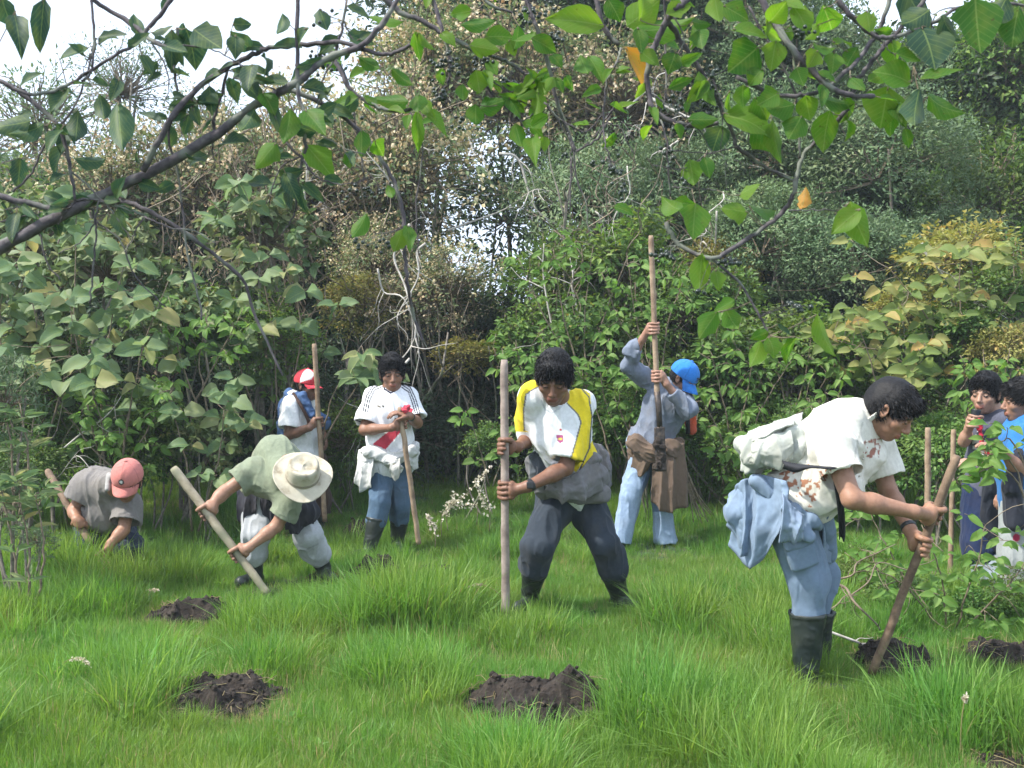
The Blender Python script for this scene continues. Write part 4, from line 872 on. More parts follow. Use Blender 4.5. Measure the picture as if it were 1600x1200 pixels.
drape(p, 'jacket_hem', [(1280, 800, -.04), (1290, 798, .06), (1300, 806, .14)], [(1282, 860, -.02), (1292, 880, .08), (1301, 862, .16)], D, 1.8, .014, (.24, .31, .42), None, 4)
# satchel on the back, strap and hanging strap end
sdR = frame((.35, 0, .93), (-.9, -.1, .3)); t = empty('satchel', P(1205, 690, D), 'off-white cloth satchel lying on the stooping man\'s back', 'bag')
def loose(root, name, sd, col, mat=None, amp=.006, f=9, axis=None, rel=2, seed=0):
    V, Q = sd.mesh(); V = relax(V, Q, rel); V = folds(V, Q, amp, f, axis, seed); return part(name, mesh_np(name, V, Q, True, np.tile(V3(col), (len(V), 1)), [mat or m_cloth]), root)
bR = frame((-.36, 0, .93), (0, -1, 0)); bR = np.stack([nrm(V3((.93, 0, .36))), V3((0, -1, 0)), nrm(V3((-.36, 0, .93)))], 1)
sd = Sdf(.006); sd.box(P(1206, 698, D), bR, (.125, .125, .062), .035, .03); sd.ell(P(1188, 708, D-.03), bR, (.08, .13, .06), .05); sd.ell(P(1232, 708, D-.02), bR, (.07, .11, .055), .04)
loose(t, 'bag_body', sd, (.46, .48, .43), m_soft, .022, 13, (.3, 0, 1), 2, 3)
for nm, a_, b_ in (('flap', [(1170, 676, .12), (1166, 682, 0), (1168, 690, -.12)], [(1256, 648, .12), (1250, 655, 0), (1240, 668, -.14)]),):
    drape(t, nm, a_, b_, D, 1.5, .012, (.50, .52, .47), m_soft, 7)
drape(t, 'front_pocket', [(1172, 690, -.12), (1200, 680, -.15), (1236, 672, -.15)], [(1170, 722, -.13), (1200, 730, -.17), (1240, 724, -.15)], D, 2.0, .012, (.44, .46, .41), m_soft, 8)
tb = Tubes(); S = smooth_line([P(1222, 722, D-.22), P(1250, 730, D-.28), P(1290, 733, D-.305), P(1305, 731, D-.3)], 4); tb.add(S, .011, 6)
tb2 = Tubes(); tb2.add(smooth_line([P(1303, 735, D-.24), P(1309, 770, D-.18), P(1315, 842, D-.12)], 4), .010, 4)
tb3 = Tubes(); tb3.add(smooth_line([P(1340, 700, D-.22), P(1332, 708, D-.26), P(1326, 722, D-.26)], 4), .009, 4)
drape(t, 'strap', [(1222, 719, -.20), (1250, 725, -.262), (1290, 728, -.305), (1306, 727, -.3)], [(1222, 728, -.20), (1250, 734, -.262), (1290, 737, -.305), (1306, 736, -.3)], D, 1.2, .002, (.012, .013, .018), m_strap, 9, n=6)
drape(t, 'strap_end', [(1299, 735, -.26), (1304, 735, -.26), (1309, 735, -.26)], [(1311, 842, -.12), (1316, 843, -.12), (1321, 842, -.12)], D, 1.0, .003, (.012, .013, .018), m_strap, 10, m=10)
sd = Sdf(.004); wd = nrm(wrB-elB); sd.cone(wrB-wd*.03, wrB-wd*.008, .036, .036, 0, 'ab'); wt = empty('wristwatch', wrB, 'black wristwatch on the cream-shirted man\'s lower wrist', 'watch'); loose(wt, 'band', sd, (0, 0, 0), m_watch, 0)

# 2 ---- yellow and white shirt
D = 6.3
pA, pB = P(788, 562, D-.40), P(790, 958, D-.36); pax = nrm(pA-pB)
pole('thick square-cut grey stake held by the man in the yellow and white shirt', pA, pB, .023, bark('grey_stake', (.16, .12, .1), (.36, .29, .25), 8), .0015, 2, taper=1.05)
g1, g2 = onpole(pA, pB, 697), onpole(pA, pB, 765)
p = Person('dark-haired man in yellow and white football shirt, head bowed, holding an upright stake', (P(890, 955, D)[0], D, 0), (.22, .105, .065), .0055, 1.12, 2)
neck = P(868, 624, D-.28); pel = P(893, 772, D+.05); shA, shB = P(834, 622, D-.26), P(909, 632, D-.22)
elA, wrA = P(828, 684, D-.10), P(809, 698, D-.31); elB, wrB = P(884, 731, D-.30), P(825, 760, D-.42)
p.torso(p.b, pel, neck, shA, shB); p.arm(shA, elA, wrA); p.arm(shB, elB, wrB, 1.05); p.grip(wrA, g1, pax, .023, 1, 1.15); p.grip(wrB, g2, pax, .023, -1, 1.2)
hipA, hipB = P(870, 785, D), P(916, 785, D+.06); knA, knB = P(843, 852, D-.12), P(945, 850, D-.05); anA, anB = ankle(828, 952, 6.4), ankle(968, 952, 6.45)
for a in ((hipA, knA, anA), (hipB, knB, anB)): p.leg(p.b, *a, r=(.08, .055, .038))
p.head(P(866, 591, D-.38), (-.02, -.52, .85), (-.12, -.75, -.62), 1.22, neck=neck, nape=-.05, hairlen=.008)
p.finish_body()
sd = Sdf(.006); p.torso(sd, pel, neck, shA, shB, .016, belly=.01); sd.cone(P(866, 690, D-.24), P(880, 745, D-.10), .10, .10, .05)
p.sleeve(sd, shA, elA, .95, .072, .08, start=0); p.sleeve(sd, shB, elB, .86, .075, .09)
sd.cone(neck+nrm(p.w(0, 0, -.05)-neck)*.12, neck-Z*.005, .082, .068, .006, None, '-'); sd.ell(P(863, 642, D-.42), frame((0, -.2, 1), (0, -1, 0)), (.045, .07, .055), .006, '-')
def paint(V, c):
    pp = proj(V)
    for poly in ([(800, 675), (806, 625), (814, 604), (830, 590), (846, 588), (846, 602), (833, 608), (822, 616), (818, 640), (819, 672), (826, 675)],
                 [(893, 597), (906, 604), (922, 615), (925, 650), (922, 700), (912, 722), (900, 738), (888, 728), (897, 700), (908, 660), (903, 648), (886, 630)],
                 [(936, 672), (945, 700), (925, 742), (905, 735), (915, 705)]):
        e = inpoly(pp, poly); c[e] = (.80, .62, .03)
    for ln in ([(846, 602), (833, 608), (822, 616), (818, 640), (819, 672)], [(886, 630), (903, 648), (908, 660), (897, 700), (888, 728)], [(906, 604), (920, 620), (925, 650), (921, 700), (904, 738)]): c[nearline(pp, ln, 1.1)] = (.12, .12, .12)
    f_ = V[:, 1] < D-.1
    c[f_ & inpoly(pp, [(870, 680), (880, 680), (881, 689), (875, 693), (870, 689)])] = (.35, .08, .2); c[f_ & inpoly(pp, [(872, 684), (878, 684), (878, 687), (872, 687)])] = (.7, .55, .1); c[f_ & nearline(pp, [(875.5, 671), (876.5, 671)], 1.6)] = (.5, .05, .06)
    c[nearline(pp, [(846, 626), (852, 640), (862, 646), (876, 636), (886, 620)], 1.2)] = (.5, .52, .56)
    return c
p.garment('shirt', sd, WHITE, m_cloth, .011, 8, (.3, 0, -1), paint, 3)
sd = Sdf(.006); p.torso(sd, pel, neck, shA, shB, .02, parts=('pelvis',)); p.leg(sd, hipA, knA, anA, (.105, .08, .068), .004, .46, k=.015, bag=.02); p.leg(sd, hipB, knB, anB, (.105, .08, .068), .004, .55, k=.015, bag=.03)
p.garment('trousers', sd, (.035, .045, .06), m_cloth, .013, 8, (0, 0, -1), None, 2)
p.boot(anA, knA, (-.5, -.9, 0), .20, r=.062); p.boot(anB, knB, (.5, -.8, 0), .19, r=.062)
sd = Sdf(.0065)
for a, b_, r0, r1, dd in [((842, 722), (850, 760), .07, .07, -.1), ((850, 748), (893, 762), .06, .07, -.13), ((893, 762), (932, 742), .07, .06, -.09), ((935, 745), (936, 712), .065, .04, 0), ((905, 775), (940, 770), .05, .05, -.08), ((925, 715), (895, 745), .05, .06, -.12)]: sd.cone(P(*a, D+dd), P(*b_, D+dd), r0, r1, .035)
def paint(V, c):
    pp = proj(V); c[inpoly(pp, [(826, 700), (850, 700), (862, 740), (846, 760), (828, 745)])] = (.06, .07, .08); return c
p.garment('tied_jacket', sd, (.17, .165, .17), m_soft, .010, 12, (.8, 0, .3), paint, 3, 'grey jacket knotted round the hips')
drape(p, 'jacket_front', [(838, 728, -.18), (868, 748, -.27), (905, 735, -.25), (936, 700, -.08)], [(846, 764, -.16), (872, 784, -.27), (915, 785, -.24), (950, 758, -.04)], D, 4.2, .02, (.17, .165, .17), m_soft, 11)
drape(p, 'jacket_side', [(925, 690, -.08), (940, 695, 0), (948, 705, .08)], [(930, 778, -.1), (946, 770, .0), (957, 745, .1)], D, 2, .018, (.16, .155, .165), m_soft, 12)
drape(p, 'jacket_sleeve', [(834, 706, -.14), (846, 716, -.18), (856, 728, -.2)], [(828, 742, -.12), (840, 758, -.16), (852, 768, -.18)], D, 1.6, .014, (.06, .07, .085), None, 13)
sd = Sdf(.004); wd = nrm(wrB-elB); sd.cone(wrB-wd*.03, wrB-wd*.0, .038, .036, 0, 'ab'); sd.box(wrB-wd*.015+np.array([0, -.036, .004]), frame(Z, (0, -1, 0)), (.021, .008, .021), .004, .002)
wt = empty('wristwatch', wrB, 'square black watch on the yellow shirt man\'s wrist', 'watch'); loose(wt, 'band', sd, (0, 0, 0), m_watch, 0)

# 3 ---- white football shirt with red diagonal band
D = 8.6
pA, pB = P(624, 636, D-.30), P(655, 850, D-.20); pax = nrm(pA-pB)
pole('slanting brown pole under the folded hands of the striped shirt man', pA, pB, .021, m_wood, .003, 3)
p = Person('standing man in white football shirt with black shoulder stripes and a red diagonal band', (P(606, 868, D)[0], D, 0), (.27, .135, .085), .006, 1.12, 3)
neck = P(612, 608, D-.02); pel = P(609, 728, D+.02); shA, shB = P(584, 622, D), P(638, 620, D+.02)
elA, wrA = P(569, 672, D-.12), P(612, 668, D-.30); elB, wrB = P(652, 661, D-.08), P(640, 650, D-.28)
p.torso(p.b, pel, neck, shA, shB); p.arm(shA, elA, wrA); p.arm(shB, elB, wrB); p.grip(wrA, onpole(pA, pB, 662), pax, .021, -1, 1.15); p.relaxed(wrB, (-.9, -.2, .25), (-.2, .2, -1), 1.15, .7, -1)
hipA, hipB = P(598, 735, D), P(622, 735, D+.02); knA, knB = P(594, 785, D-.1), P(626, 785, D+.02); anA, anB = ankle(578, 872, 8.45), ankle(621, 862, 8.75)
for a in ((hipA, knA, anA), (hipB, knB, anB)): p.leg(p.b, *a, r=(.08, .055, .038))
p.head(P(613, 584, D-.05), (.02, -.20, 1), (.16, -1, -.22), 1.22, neck=neck, nape=-.05, hairlen=.012)
p.finish_body()
for q_ in (-1, 1):
    sd = Sdf(.004); sd.ell(p.w(q_*.032, .0825, .001), p.hR, V3((.011, .008, .006))*p.hs, 0); V, Q = sd.mesh(); p.put('eye', V, Q, (0, 0, 0), m_eye)
sd = Sdf(.006); p.torso(sd, pel, neck, shA, shB, .022, belly=.015); p.sleeve(sd, shA, elA, .80, .074, .086); p.sleeve(sd, shB, elB, .84, .072, .080)
sd.cone(neck+Z*.08, neck-Z*.01, .084, .07, .006, None, '-')
def paint(V, c):
    pp = proj(V); f_ = V[:, 1] < D+.02
    body = (pp[:, 0] > 583) & (pp[:, 0] < 650)
    c[f_ & body & inpoly(pp, [(632, 632), (646, 640), (632, 668), (601, 704), (582, 694), (612, 670)])] = (.50, .05, .08)
    for o in (0, 3.6, 7.2):
        c[nearline(pp, [(597+o*.15, 597+o), (583+o*.35, 602+o), (573+o*.75, 618+o*.8), (567+o, 643)], .85)] = (.02, .02, .03)
        c[nearline(pp, [(629-o*.15, 598+o), (641-o*.4, 605+o), (649-o*.75, 622+o*.8), (656-o, 645)], .85)] = (.02, .02, .03)
    c[nearline(pp, [(555, 656), (570, 661), (583, 661)], 1.0)] = (.03, .03, .06); c[f_ & nearline(pp, [(598, 598), (601, 608), (611, 614), (621, 608), (626, 597)], 1.5)] = (.03, .03, .05)
    c[f_ & nearline(pp, [(590, 634), (594, 636)], 1.2)] = (.1, .08, .05); c[f_ & nearline(pp, [(598, 634), (600, 636)], 1.0)] = (.1, .08, .05)
    return c
p.garment('shirt', sd, (.8, .81, .83), m_cloth, .007, 9, (.1, 0, -1), paint, 2)
sd = Sdf(.006); p.torso(sd, pel, neck, shA, shB, .015, parts=('pelvis',)); p.leg(sd, hipA, knA, anA, (.084, .072, .064), .002, .5, k=.012, bag=.012); p.leg(sd, hipB, knB, anB, (.084, .07, .062), .002, .48, k=.012, bag=.01)
p.garment('trousers', sd, (.075, .125, .19), m_cloth, .010, 8, (0, 0, -1), None, 2)
p.boot(anA, knA, (-.7, -.7, 0), .23, r=.066); p.boot(anB, knB, (.2, -1, 0), .2, r=.06)
sd = Sdf(.006)
for a, b_, r0, r1, dd in [((576, 704), (612, 718), .05, .05, -.14), ((612, 718), (642, 706), .05, .05, -.12), ((642, 706), (648, 700), .05, .04, -.02), ((572, 705), (569, 735), .035, .03, -.03), ((573, 712), (578, 740), .04, .03, -.1), ((644, 700), (648, 722), .04, .025, 0), ((612, 718), (618, 733), .035, .03, -.17), ((618, 724), (627, 730), .028, .02, -.18)]: sd.cone(P(*a, D+dd), P(*b_, D+dd), r0, r1, .025)
def paint(V, c):
    pp = proj(V); c[inpoly(pp, [(614, 724), (622, 724), (622, 748), (615, 748)])] = (.42, .34, .22); c[nearline(pp, [(556, 760), (562, 769), (574, 767)], 2)] = (.12, .14, .16); return c
p.garment('tied_jacket', sd, (.58, .58, .56), m_soft, .012, 16, (.7, 0, .2), paint, 2, 'off-white jacket tied round the waist')
drape(p, 'jacket_tail', [(561, 703, .04), (570, 702, -.09), (583, 712, -.17)], [(555, 752, .03), (562, 770, -.07), (580, 762, -.15)], D, 2, .018, (.58, .58, .56), m_soft, 21)
drape(p, 'jacket_tail', [(640, 703, -.14), (647, 700, -.06), (652, 698, .04)], [(638, 722, -.13), (648, 735, -.05), (654, 722, .05)], D, 1.6, .014, (.58, .58, .56), m_soft, 22)
drape(p, 'jacket_sleeve', [(611, 716, -.2), (618, 718, -.22), (625, 716, -.2)], [(610, 742, -.19), (617, 750, -.2), (627, 741, -.19)], D, 1.2, .008, (.55, .54, .5), m_soft, 23)
sd = Sdf(.005); sd.ell(P(636, 638, D-.30), np.eye(3), (.026, .02, .026), .01); sd.ell(P(632, 643, D-.32), np.eye(3), (.016, .014, .02), .01)
rc = empty('red_cloth', P(636, 637, D-.31), 'crumpled red cloth held at the pole top by the striped shirt man', 'cloth'); loose(rc, 'cloth_ball', sd, (.6, .06, .09), m_cloth, .012, 22, None, 1)
sd = Sdf(.004); wd = nrm(wrB-elB); sd.cone(wrB-wd*.04, wrB-wd*.015, .037, .036, 0, 'ab'); wt = empty('wristwatch', wrB, 'dark watch on the striped shirt man\'s wrist', 'watch'); loose(wt, 'band', sd, (0, 0, 0), m_watch, 0)

# 4 ---- man in the wide-brimmed hat
D = 7.3
pA, pB = P(271, 731, D-.40), P(418, 928, D-.45); pax = nrm(pA-pB)
pole('thick pale leaning pole pushed by the man in the sun hat', pA, pB, .03, bark('pale_pole', (.22, .18, .12), (.42, .36, .26), 10, (.2, .2, .13)), .004, 4, taper=.85)
g1, g2 = onpole(pA, pB, 800), onpole(pA, pB, 866)
p = Person('man in cream sun hat and green T-shirt, bent double and levering a pale pole', (P(440, 910, D)[0], D, 0), (.38, .2, .13), .006, 1.1, 4)
neck = P(456, 745, D-.38); pel = P(440, 752, D+.12); shA, shB = P(398, 736, D-.26), P(452, 786, D-.36); mid = P(432, 718, D-.10)
elA, wrA = P(351, 768, D-.34), P(328, 791, D-.42); elB, wrB = P(432, 822, D-.36), P(388, 856, D-.44)
p.b.cone(pel, mid, .13, .12, .04); p.b.cone(mid, neck, .12, .08, .04); p.b.cone(shA, shB, .06, k=.04); p.arm(shA, elA, wrA); p.arm(shB, elB, wrB); p.grip(wrA, g1, pax, .03, 1, 1.15); p.grip(wrB, g2, pax, .028, 1, 1.15)
hipA, hipB = P(410, 775, D+.1), P(460, 780, D+.15); knA, knB = P(399, 835, D-.02), P(482, 838, D+.05); anA, anB = ankle(398, 912, 7.35), ankle(505, 905, 7.5)
for a in ((hipA, knA, anA), (hipB, knB, anB)): p.leg(p.b, *a, r=(.08, .055, .038))
p.head(P(469, 748, D-.47), (.28, -.78, .30), (.10, -.25, -1), 1.1, neck=neck, hair=True)
p.finish_body()
sd = Sdf(.006); sd.cone(pel+np.array([0, .02, .02]), mid, .13, .15, .04); sd.cone(mid, neck+np.array([-.05, .05, -.02]), .15, .10, .04); sd.cone(shA, shB, .075, .075, .03); sd.ell(P(425, 758, D-.22), frame(Z, (0, -1, 0)), (.14, .12, .10), .04)
p.sleeve(sd, shA, elA, .60, .078, .092); p.sleeve(sd, shB, elB, .60, .074, .086); 
p.garment('t_shirt', sd, (.21, .24, .165), m_soft, .010, 8, (.3, -.5, -.5), None, 3)
sd = Sdf(.006); sd.cone(hipA, hipB, .13, k=.04); p.leg(sd, hipA, knA, anA, (.10, .085, .072), .003, .62, k=.015, bag=.015); p.leg(sd, hipB, knB, anB, (.10, .088, .074), .003, .66, k=.015, bag=.02)
def paint(V, c):
    pp = proj(V); c[nearline(pp, [(497, 850), (480, 858)], 1.2)] *= .8; return c
p.garment('trousers', sd, (.42, .44, .46), m_soft, .013, 8, (0, 0, -1), paint, 2)
sd = Sdf(.006)
for a, b_, r0, r1, dd in [((390, 762), (388, 790), .06, .04, .04), ((420, 780), (424, 812), .05, .04, -.02), ((455, 790), (478, 800), .075, .085, .0), ((470, 795), (462, 826), .07, .035, -.05), ((395, 768), (450, 775), .09, .09, .08)]: sd.cone(P(*a, D+dd), P(*b_, D+dd), r0, r1, .03)
p.garment('tied_jacket', sd, (.035, .035, .045), m_cloth, .012, 13, (0, 0, -1), None, 2, 'dark jacket tied round the hips')
drape(p, 'jacket_tail', [(372, 752, .05), (386, 758, -.04), (402, 770, -.06)], [(374, 815, .04), (384, 826, -.02), (400, 806, -.06)], D, 2, .015, (.035, .035, .045), m_cloth, 41)
drape(p, 'jacket_tail', [(440, 785, -.06), (465, 790, -.08), (492, 785, .04)], [(448, 822, -.06), (464, 836, -.08), (492, 812, .05)], D, 2, .015, (.035, .035, .045), m_cloth, 42)
p.boot(anA, knA, (-.4, -.9, 0), .16, r=.058); p.boot(anB, knB, (.5, -.8, 0), .14, r=.058)
# hat: turned crown and wavy brim
hatc = P(473, 742, D-.50); hR = frame((.18, -.70, .62), (.30, -.55, -.75)); ht = p.root
def lathe(prof, n=48, wav=None):
    V = []
    for r_, z_ in prof:
        for k in range(n):
            a = 2*math.pi*k/n; rr = r_*(1+.03*math.cos(2*a)); zz = z_
            if wav: zz += wav(r_, a)
            V.append(hatc+hR@V3((rr*math.cos(a), rr*math.sin(a)*1.08, zz)))
    i, j = np.meshgrid(np.arange(len(prof)-1), np.arange(n), indexing='ij'); a0 = (i*n+j).ravel(); b0 = (i*n+(j+1) % n).ravel(); return np.array(V), np.stack([a0, b0, b0+n, a0+n], 1)
m_hat, nt, b = newmat('hat_canvas')
tc = nt.nodes.new('ShaderNodeTexCoord'); nz = N(nt, 'ShaderNodeTexNoise', Scale=16.0, Detail=6.0); nt.links.new(tc.outputs['Object'], nz.inputs['Vector'])
nt.links.new(ramp(nt, nz.outputs[0], [(.3, (.27, .23, .16)), (.45, (.44, .40, .31)), (.7, (.52, .48, .38))]), b.inputs['Base Color']); b.inputs['Roughness'].default_value = .9
bp = N(nt, 'ShaderNodeBump', Strength=.35, Distance=.01); nt.links.new(nz.outputs[0], bp.inputs['Height']); nt.links.new(bp.outputs[0], b.inputs['Normal'])
wav = lambda r_, a: (.030*math.cos(2*a+.5)+.012*math.sin(3*a))*max(0, (r_-.1)/.1)
V, Q = lathe([(.100, .0), (.13, -.004), (.155, -.008), (.178, -.004), (.186, .0), (.186, -.006), (.155, -.014), (.13, -.010), (.100, -.006)], 48, wav); o = p.put('hat_brim', V, Q, (.6, .57, .5), m_hat)
V, Q = lathe([(.108, -.006), (.106, .02), (.102, .07), (.097, .105), (.090, .117), (.08, .12), (.07, .113), (.04, .107), (.001, .106)], 48, lambda r_, a: .006*math.sin(2*a)); p.put('hat_crown', V, Q, (.6, .57, .5), m_hat)
V, Q = lathe([(.1085, .004), (.1075, .022), (.107, .024), (.104, .024)], 48); p.put('hat_band', V, Q, (.3, .27, .22), plain('hat_band', (.28, .25, .19), .9))

# 5 ---- red and white cap
D = 9.5
pA, pB = P(491, 537, D-.28), P(508, 815, D-.2); pax = nrm(pA-pB)
pole('tall brown pole held upright by the man in the red and white cap', pA, pB, .022, m_wood, .004, 5)
p = Person('man in red and white cap, white T-shirt and blue vest standing behind the sun hat', (P(478, 850, D)[0], D, 0), (.24, .12, .08), .006, 1.1, 5)
neck = P(467, 620, D); pel = P(477, 715, D+.03); shA, shB = P(455, 636, D-.14), P(478, 634, D+.2)
elA, wrA = P(452, 679, D-.18), P(484, 668, D-.26); elB, wrB = P(500, 668, D+.12), P(504, 676, D)
p.torso(p.b, pel, neck, shA, shB); p.arm(shA, elA, wrA, 1.1); p.arm(shB, elB, wrB); p.grip(wrA, onpole(pA, pB, 659), pax, .022, -1, 1.1); p.relaxed(wrB, (.35, -.2, -.8), (-1, 0, 0), 1.1, .7)
hipA, hipB = P(470, 722, D-.04), P(486, 722, D+.12); knA, knB = P(472, 785, D-.08), P(500, 780, D+.1); anA, anB = ankle(470, 845, 9.4), ankle(502, 842, 9.6)
for a in ((hipA, knA, anA), (hipB, knB, anB)): p.leg(p.b, *a, r=(.08, .055, .038))
p.head(P(480, 603, D-.06), (.14, -.05, 1), (.85, -.45, -.22), 1.12, neck=neck, hair=True); p.finish_body()
p.cap((.62, .05, .07), (.7, .06, .09), paint=lambda V, c, q: np.where(((q[:, 1] > -.005) & (q[:, 1] < .075) & (q[:, 0] > .015) & (q[:, 2] > .03+.5*(q[:, 1]-.01)))[:, None], np.array([[.75, .73, .73]]), c), label='red cap with a white side panel')
sd = Sdf(.006); p.torso(sd, pel, neck, shA, shB, .025, belly=.02); p.sleeve(sd, shA, elA, .74, .088, .10); sd.cone(neck+Z*.08, neck-Z*.005, .08, .068, .006, None, '-'); p.sleeve(sd, shB, elB, .7)
p.garment('t_shirt', sd, (.76, .77, .79), m_cloth, .008, 9, (.2, 0, -1))
sd = Sdf(.006); q = p.torso
for a, b_, r0, r1, dd in [((445, 632), (441, 695), .055, .06, .0), ((452, 618), (446, 640), .05, .05, .02), ((452, 616), (474, 622), .045, .045, -.09), ((472, 620), (488, 648), .045, .035, -.16), ((488, 646), (505, 660), .05, .06, .0), ((446, 700), (462, 705), .05, .04, .02)]: sd.cone(P(*a, D+dd), P(*b_, D+dd), r0, r1, .02)
def paint(V, c):
    pp = proj(V); c[(np.abs(pp[:, 1]-655) < 2) | (np.abs(pp[:, 1]-690) < 2)] = (.02, .04, .09); c[nearline(pp, [(452, 614), (462, 609)], 3)] = (.7, .7, .72); return c
p.garment('vest', sd, (.07, .13, .27), m_cloth, .009, 10, None, paint, 2, 'blue padded vest')
tb = Tubes(); tb.add(smooth_line([P(457, 613, D-.12), P(469, 632, D-.225), P(481, 655, D-.22), P(483, 668, D-.2)], 4), .016, 6); p.put('strap', np.concatenate(tb.v), np.concatenate(tb.q), (.06, .035, .03), m_cloth)
sd = Sdf(.006); p.torso(sd, pel, neck, shA, shB, .016, parts=('pelvis',)); p.leg(sd, hipA, knA, anA, (.11, .09, .08), .005, .5); p.leg(sd, hipB, knB, anB, (.12, .10, .08), .005, .5)
p.garment('trousers', sd, (.07, .045, .035), m_cloth, .01, 8, (0, 0, -1))
sd = Sdf(.006); sd.cone(P(470, 701, D-.0), P(486, 700, D+.02), .15, k=0, flat=None); 
p.boot(anA, knA, (.8, -.5, 0), .28); p.boot(anB, knB, (.8, -.3, 0), .28)

# 6 ---- blue cap, arms raised
D = 8.85
pA, pB = P(1017, 368, D-.34), P(1027, 622, D-.30); pax = nrm(pA-pB)
sp = pole('long pale spade raised high above the man in the blue cap', pA, pB, .023, m_wood, .002, 6, name='spade', group='digging poles'); sp['category'] = 'spade'
tb = Tubes(); tb.add([P(1026.5, 612, D-.30), P(1029, 635, D-.30), P(1031, 672, D-.30)], [.027, .026, .022], 10); part('socket', tb.mesh('socket', m_iron), sp)
sd = Sdf(.005); bR = frame(P(1030, 668, D)-P(1033, 736, D), (0, -1, 0)); sd.box(P(1031.5, 702, D-.31), bR, (.043, .009, .18), .006, 0); sd.cone(P(1031, 668, D-.30), P(1031, 690, D-.31), .02, .012, .01)
loose(sp, 'blade', sd, (0, 0, 0), m_iron, .002, 20)
sd = Sdf(.006); 
for k in range(9): sd.ell(P(1031+rv.uniform(-6, 6), 690+k*5, D-.325), np.eye(3), (.025, .015, .03), .01)
loose(sp, 'mud', sd, (0, 0, 0), m_soil, .012, 24)
g1, g2 = onpole(pA, pB, 513), onpole(pA, pB, 588)
p = Person('man in blue cap and grey work shirt lifting a long spade', (P(1005, 862, D)[0], D, 0), (.36, .19, .13), .006, 1.1, 6)
neck = P(1050, 607, D-.02); pel = P(1014, 702, D+.04); shA, shB = P(1026, 601, D+.02), P(1068, 628, D-.02)
elA, wrA = P(981, 573, D-.10), P(1004, 530, D-.24); elB, wrB = P(1074, 640, D-.26), P(1041, 600, D-.32)
p.torso(p.b, pel, neck, shA, shB); p.arm(shA, elA, wrA); p.arm(shB, elB, wrB); p.grip(wrA, g1, pax, .023, 1, 1.15); p.grip(wrB, g2, pax, .023, -1, 1.15)
hipA, hipB = P(1005, 712, D), P(1031, 712, D+.08); knA, knB = P(983, 778, D-.05), P(1035, 782, D+.02); anA, anB = ankle(970, 868, 8.75), ankle(1040, 866, 8.9)
for a in ((hipA, knA, anA), (hipB, knB, anB)): p.leg(p.b, *a, r=(.08, .055, .038))
p.head(P(1068, 592, D-.06), (.42, -.28, .75), (.58, -.40, -.55), 1.18, neck=neck); p.finish_body()
p.cap((.035, .2, .6), (.035, .2, .6), paint=lambda V, c, q: np.where(((q[:, 1] > .07) & (np.abs(q[:, 0]+.01) < .03) & (np.abs(q[:, 2]-.055) < .016) & (vnoise(q*150, 2) > .45))[:, None], np.array([[.04, .05, .08]]), c), tilt=.75, label='bright blue cap with a dark emblem')
sd = Sdf(.006); p.torso(sd, pel+nrm(neck-pel)*.04, neck, shA, shB, .025); sd.cone(shA, elA, .078, .066, .03); sd.cone(elA, wrA+(elA-wrA)*.35, .058, .05, .02, 'b'); sd.cone(shB, elB, .08, .072, .03); sd.cone(elB, wrB+(elB-wrB)*.3, .07, .056, .02, 'b')
sd.cone(P(985, 548, D-.17), P(990, 541, D-.18), .055, .058, .01)
sd.cone(neck+nrm(p.w(0, 0, -.05)-neck)*.1, neck-Z*.0, .085, .07, .006, None, '-')
p.garment('shirt', sd, (.17, .20, .26), m_soft, .012, 10, (.2, 0, -1), lambda V, c: np.where(nearline(proj(V), [(1037, 618), (1026, 660), (1024, 690)], 1.3)[:, None], c*.6, c), 2)
sd = Sdf(.005); cn = neck+nrm(p.w(0, 0, -.05)-neck)*.035; sd.cone(neck-Z*.02, cn, .09, .08, .01, 'ab'); sd.cone(neck-Z*.06, cn+(cn-neck), .078, .07, .003, 'ab', '-'); p.garment('collar', sd, (.3, .33, .38), m_cloth, .002)
sd = Sdf(.006); p.torso(sd, pel, neck, shA, shB, .014, parts=('pelvis',)); p.leg(sd, hipA, knA, anA, (.092, .075, .078), .002, .97, k=.015); p.leg(sd, hipB, knB, anB, (.092, .075, .078), .002, .97, k=.015)
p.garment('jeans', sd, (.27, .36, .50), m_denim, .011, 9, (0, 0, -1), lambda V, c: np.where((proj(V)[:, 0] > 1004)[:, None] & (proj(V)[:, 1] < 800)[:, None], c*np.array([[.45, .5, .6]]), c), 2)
sd = Sdf(.006); sd.cone(P(992, 681, D-.02), P(1066, 684, D+.02), .03, .03, 0)
p.boot(anA, knA, (-.5, -.8, 0), .2, 'shoe', .05); p.boot(anB, knB, (.3, -1, 0), .2, 'shoe', .05)
sd = Sdf(.006)
for a, b_, r0, r1, dd in [((987, 690), (990, 715), .035, .035, -.04), ((992, 692), (1020, 712), .06, .06, -.14), ((1016, 708), (1050, 700), .06, .07, -.15), ((1050, 700), (1062, 690), .07, .05, -.04), ((1048, 712), (1050, 745), .06, .05, -.07)]: sd.cone(P(*a, D+dd), P(*b_, D+dd), r0, r1, .03)
p.garment('tied_jacket', sd, (.14, .098, .072), m_soft, .014, 14, (.6, 0, -.4), None, 2, 'brown jacket tied round the waist')
drape(p, 'jacket_tail', [(1020, 704, -.13), (1042, 698, -.2), (1068, 692, -.1)], [(1017, 782, -.12), (1044, 801, -.2), (1075, 788, -.06)], D, 2.8, .022, (.14, .098, .072), m_soft, 31)
drape(p, 'jacket_side', [(984, 684, -.02), (1000, 686, -.12), (1022, 704, -.16)], [(980, 728, 0), (994, 742, -.12), (1012, 738, -.15)], D, 2, .016, (.14, .098, .072), m_soft, 32)
bd = empty('root_bundle', P(1080, 790, D), 'bundle of thin brown roots hanging behind the blue cap man', 'roots')
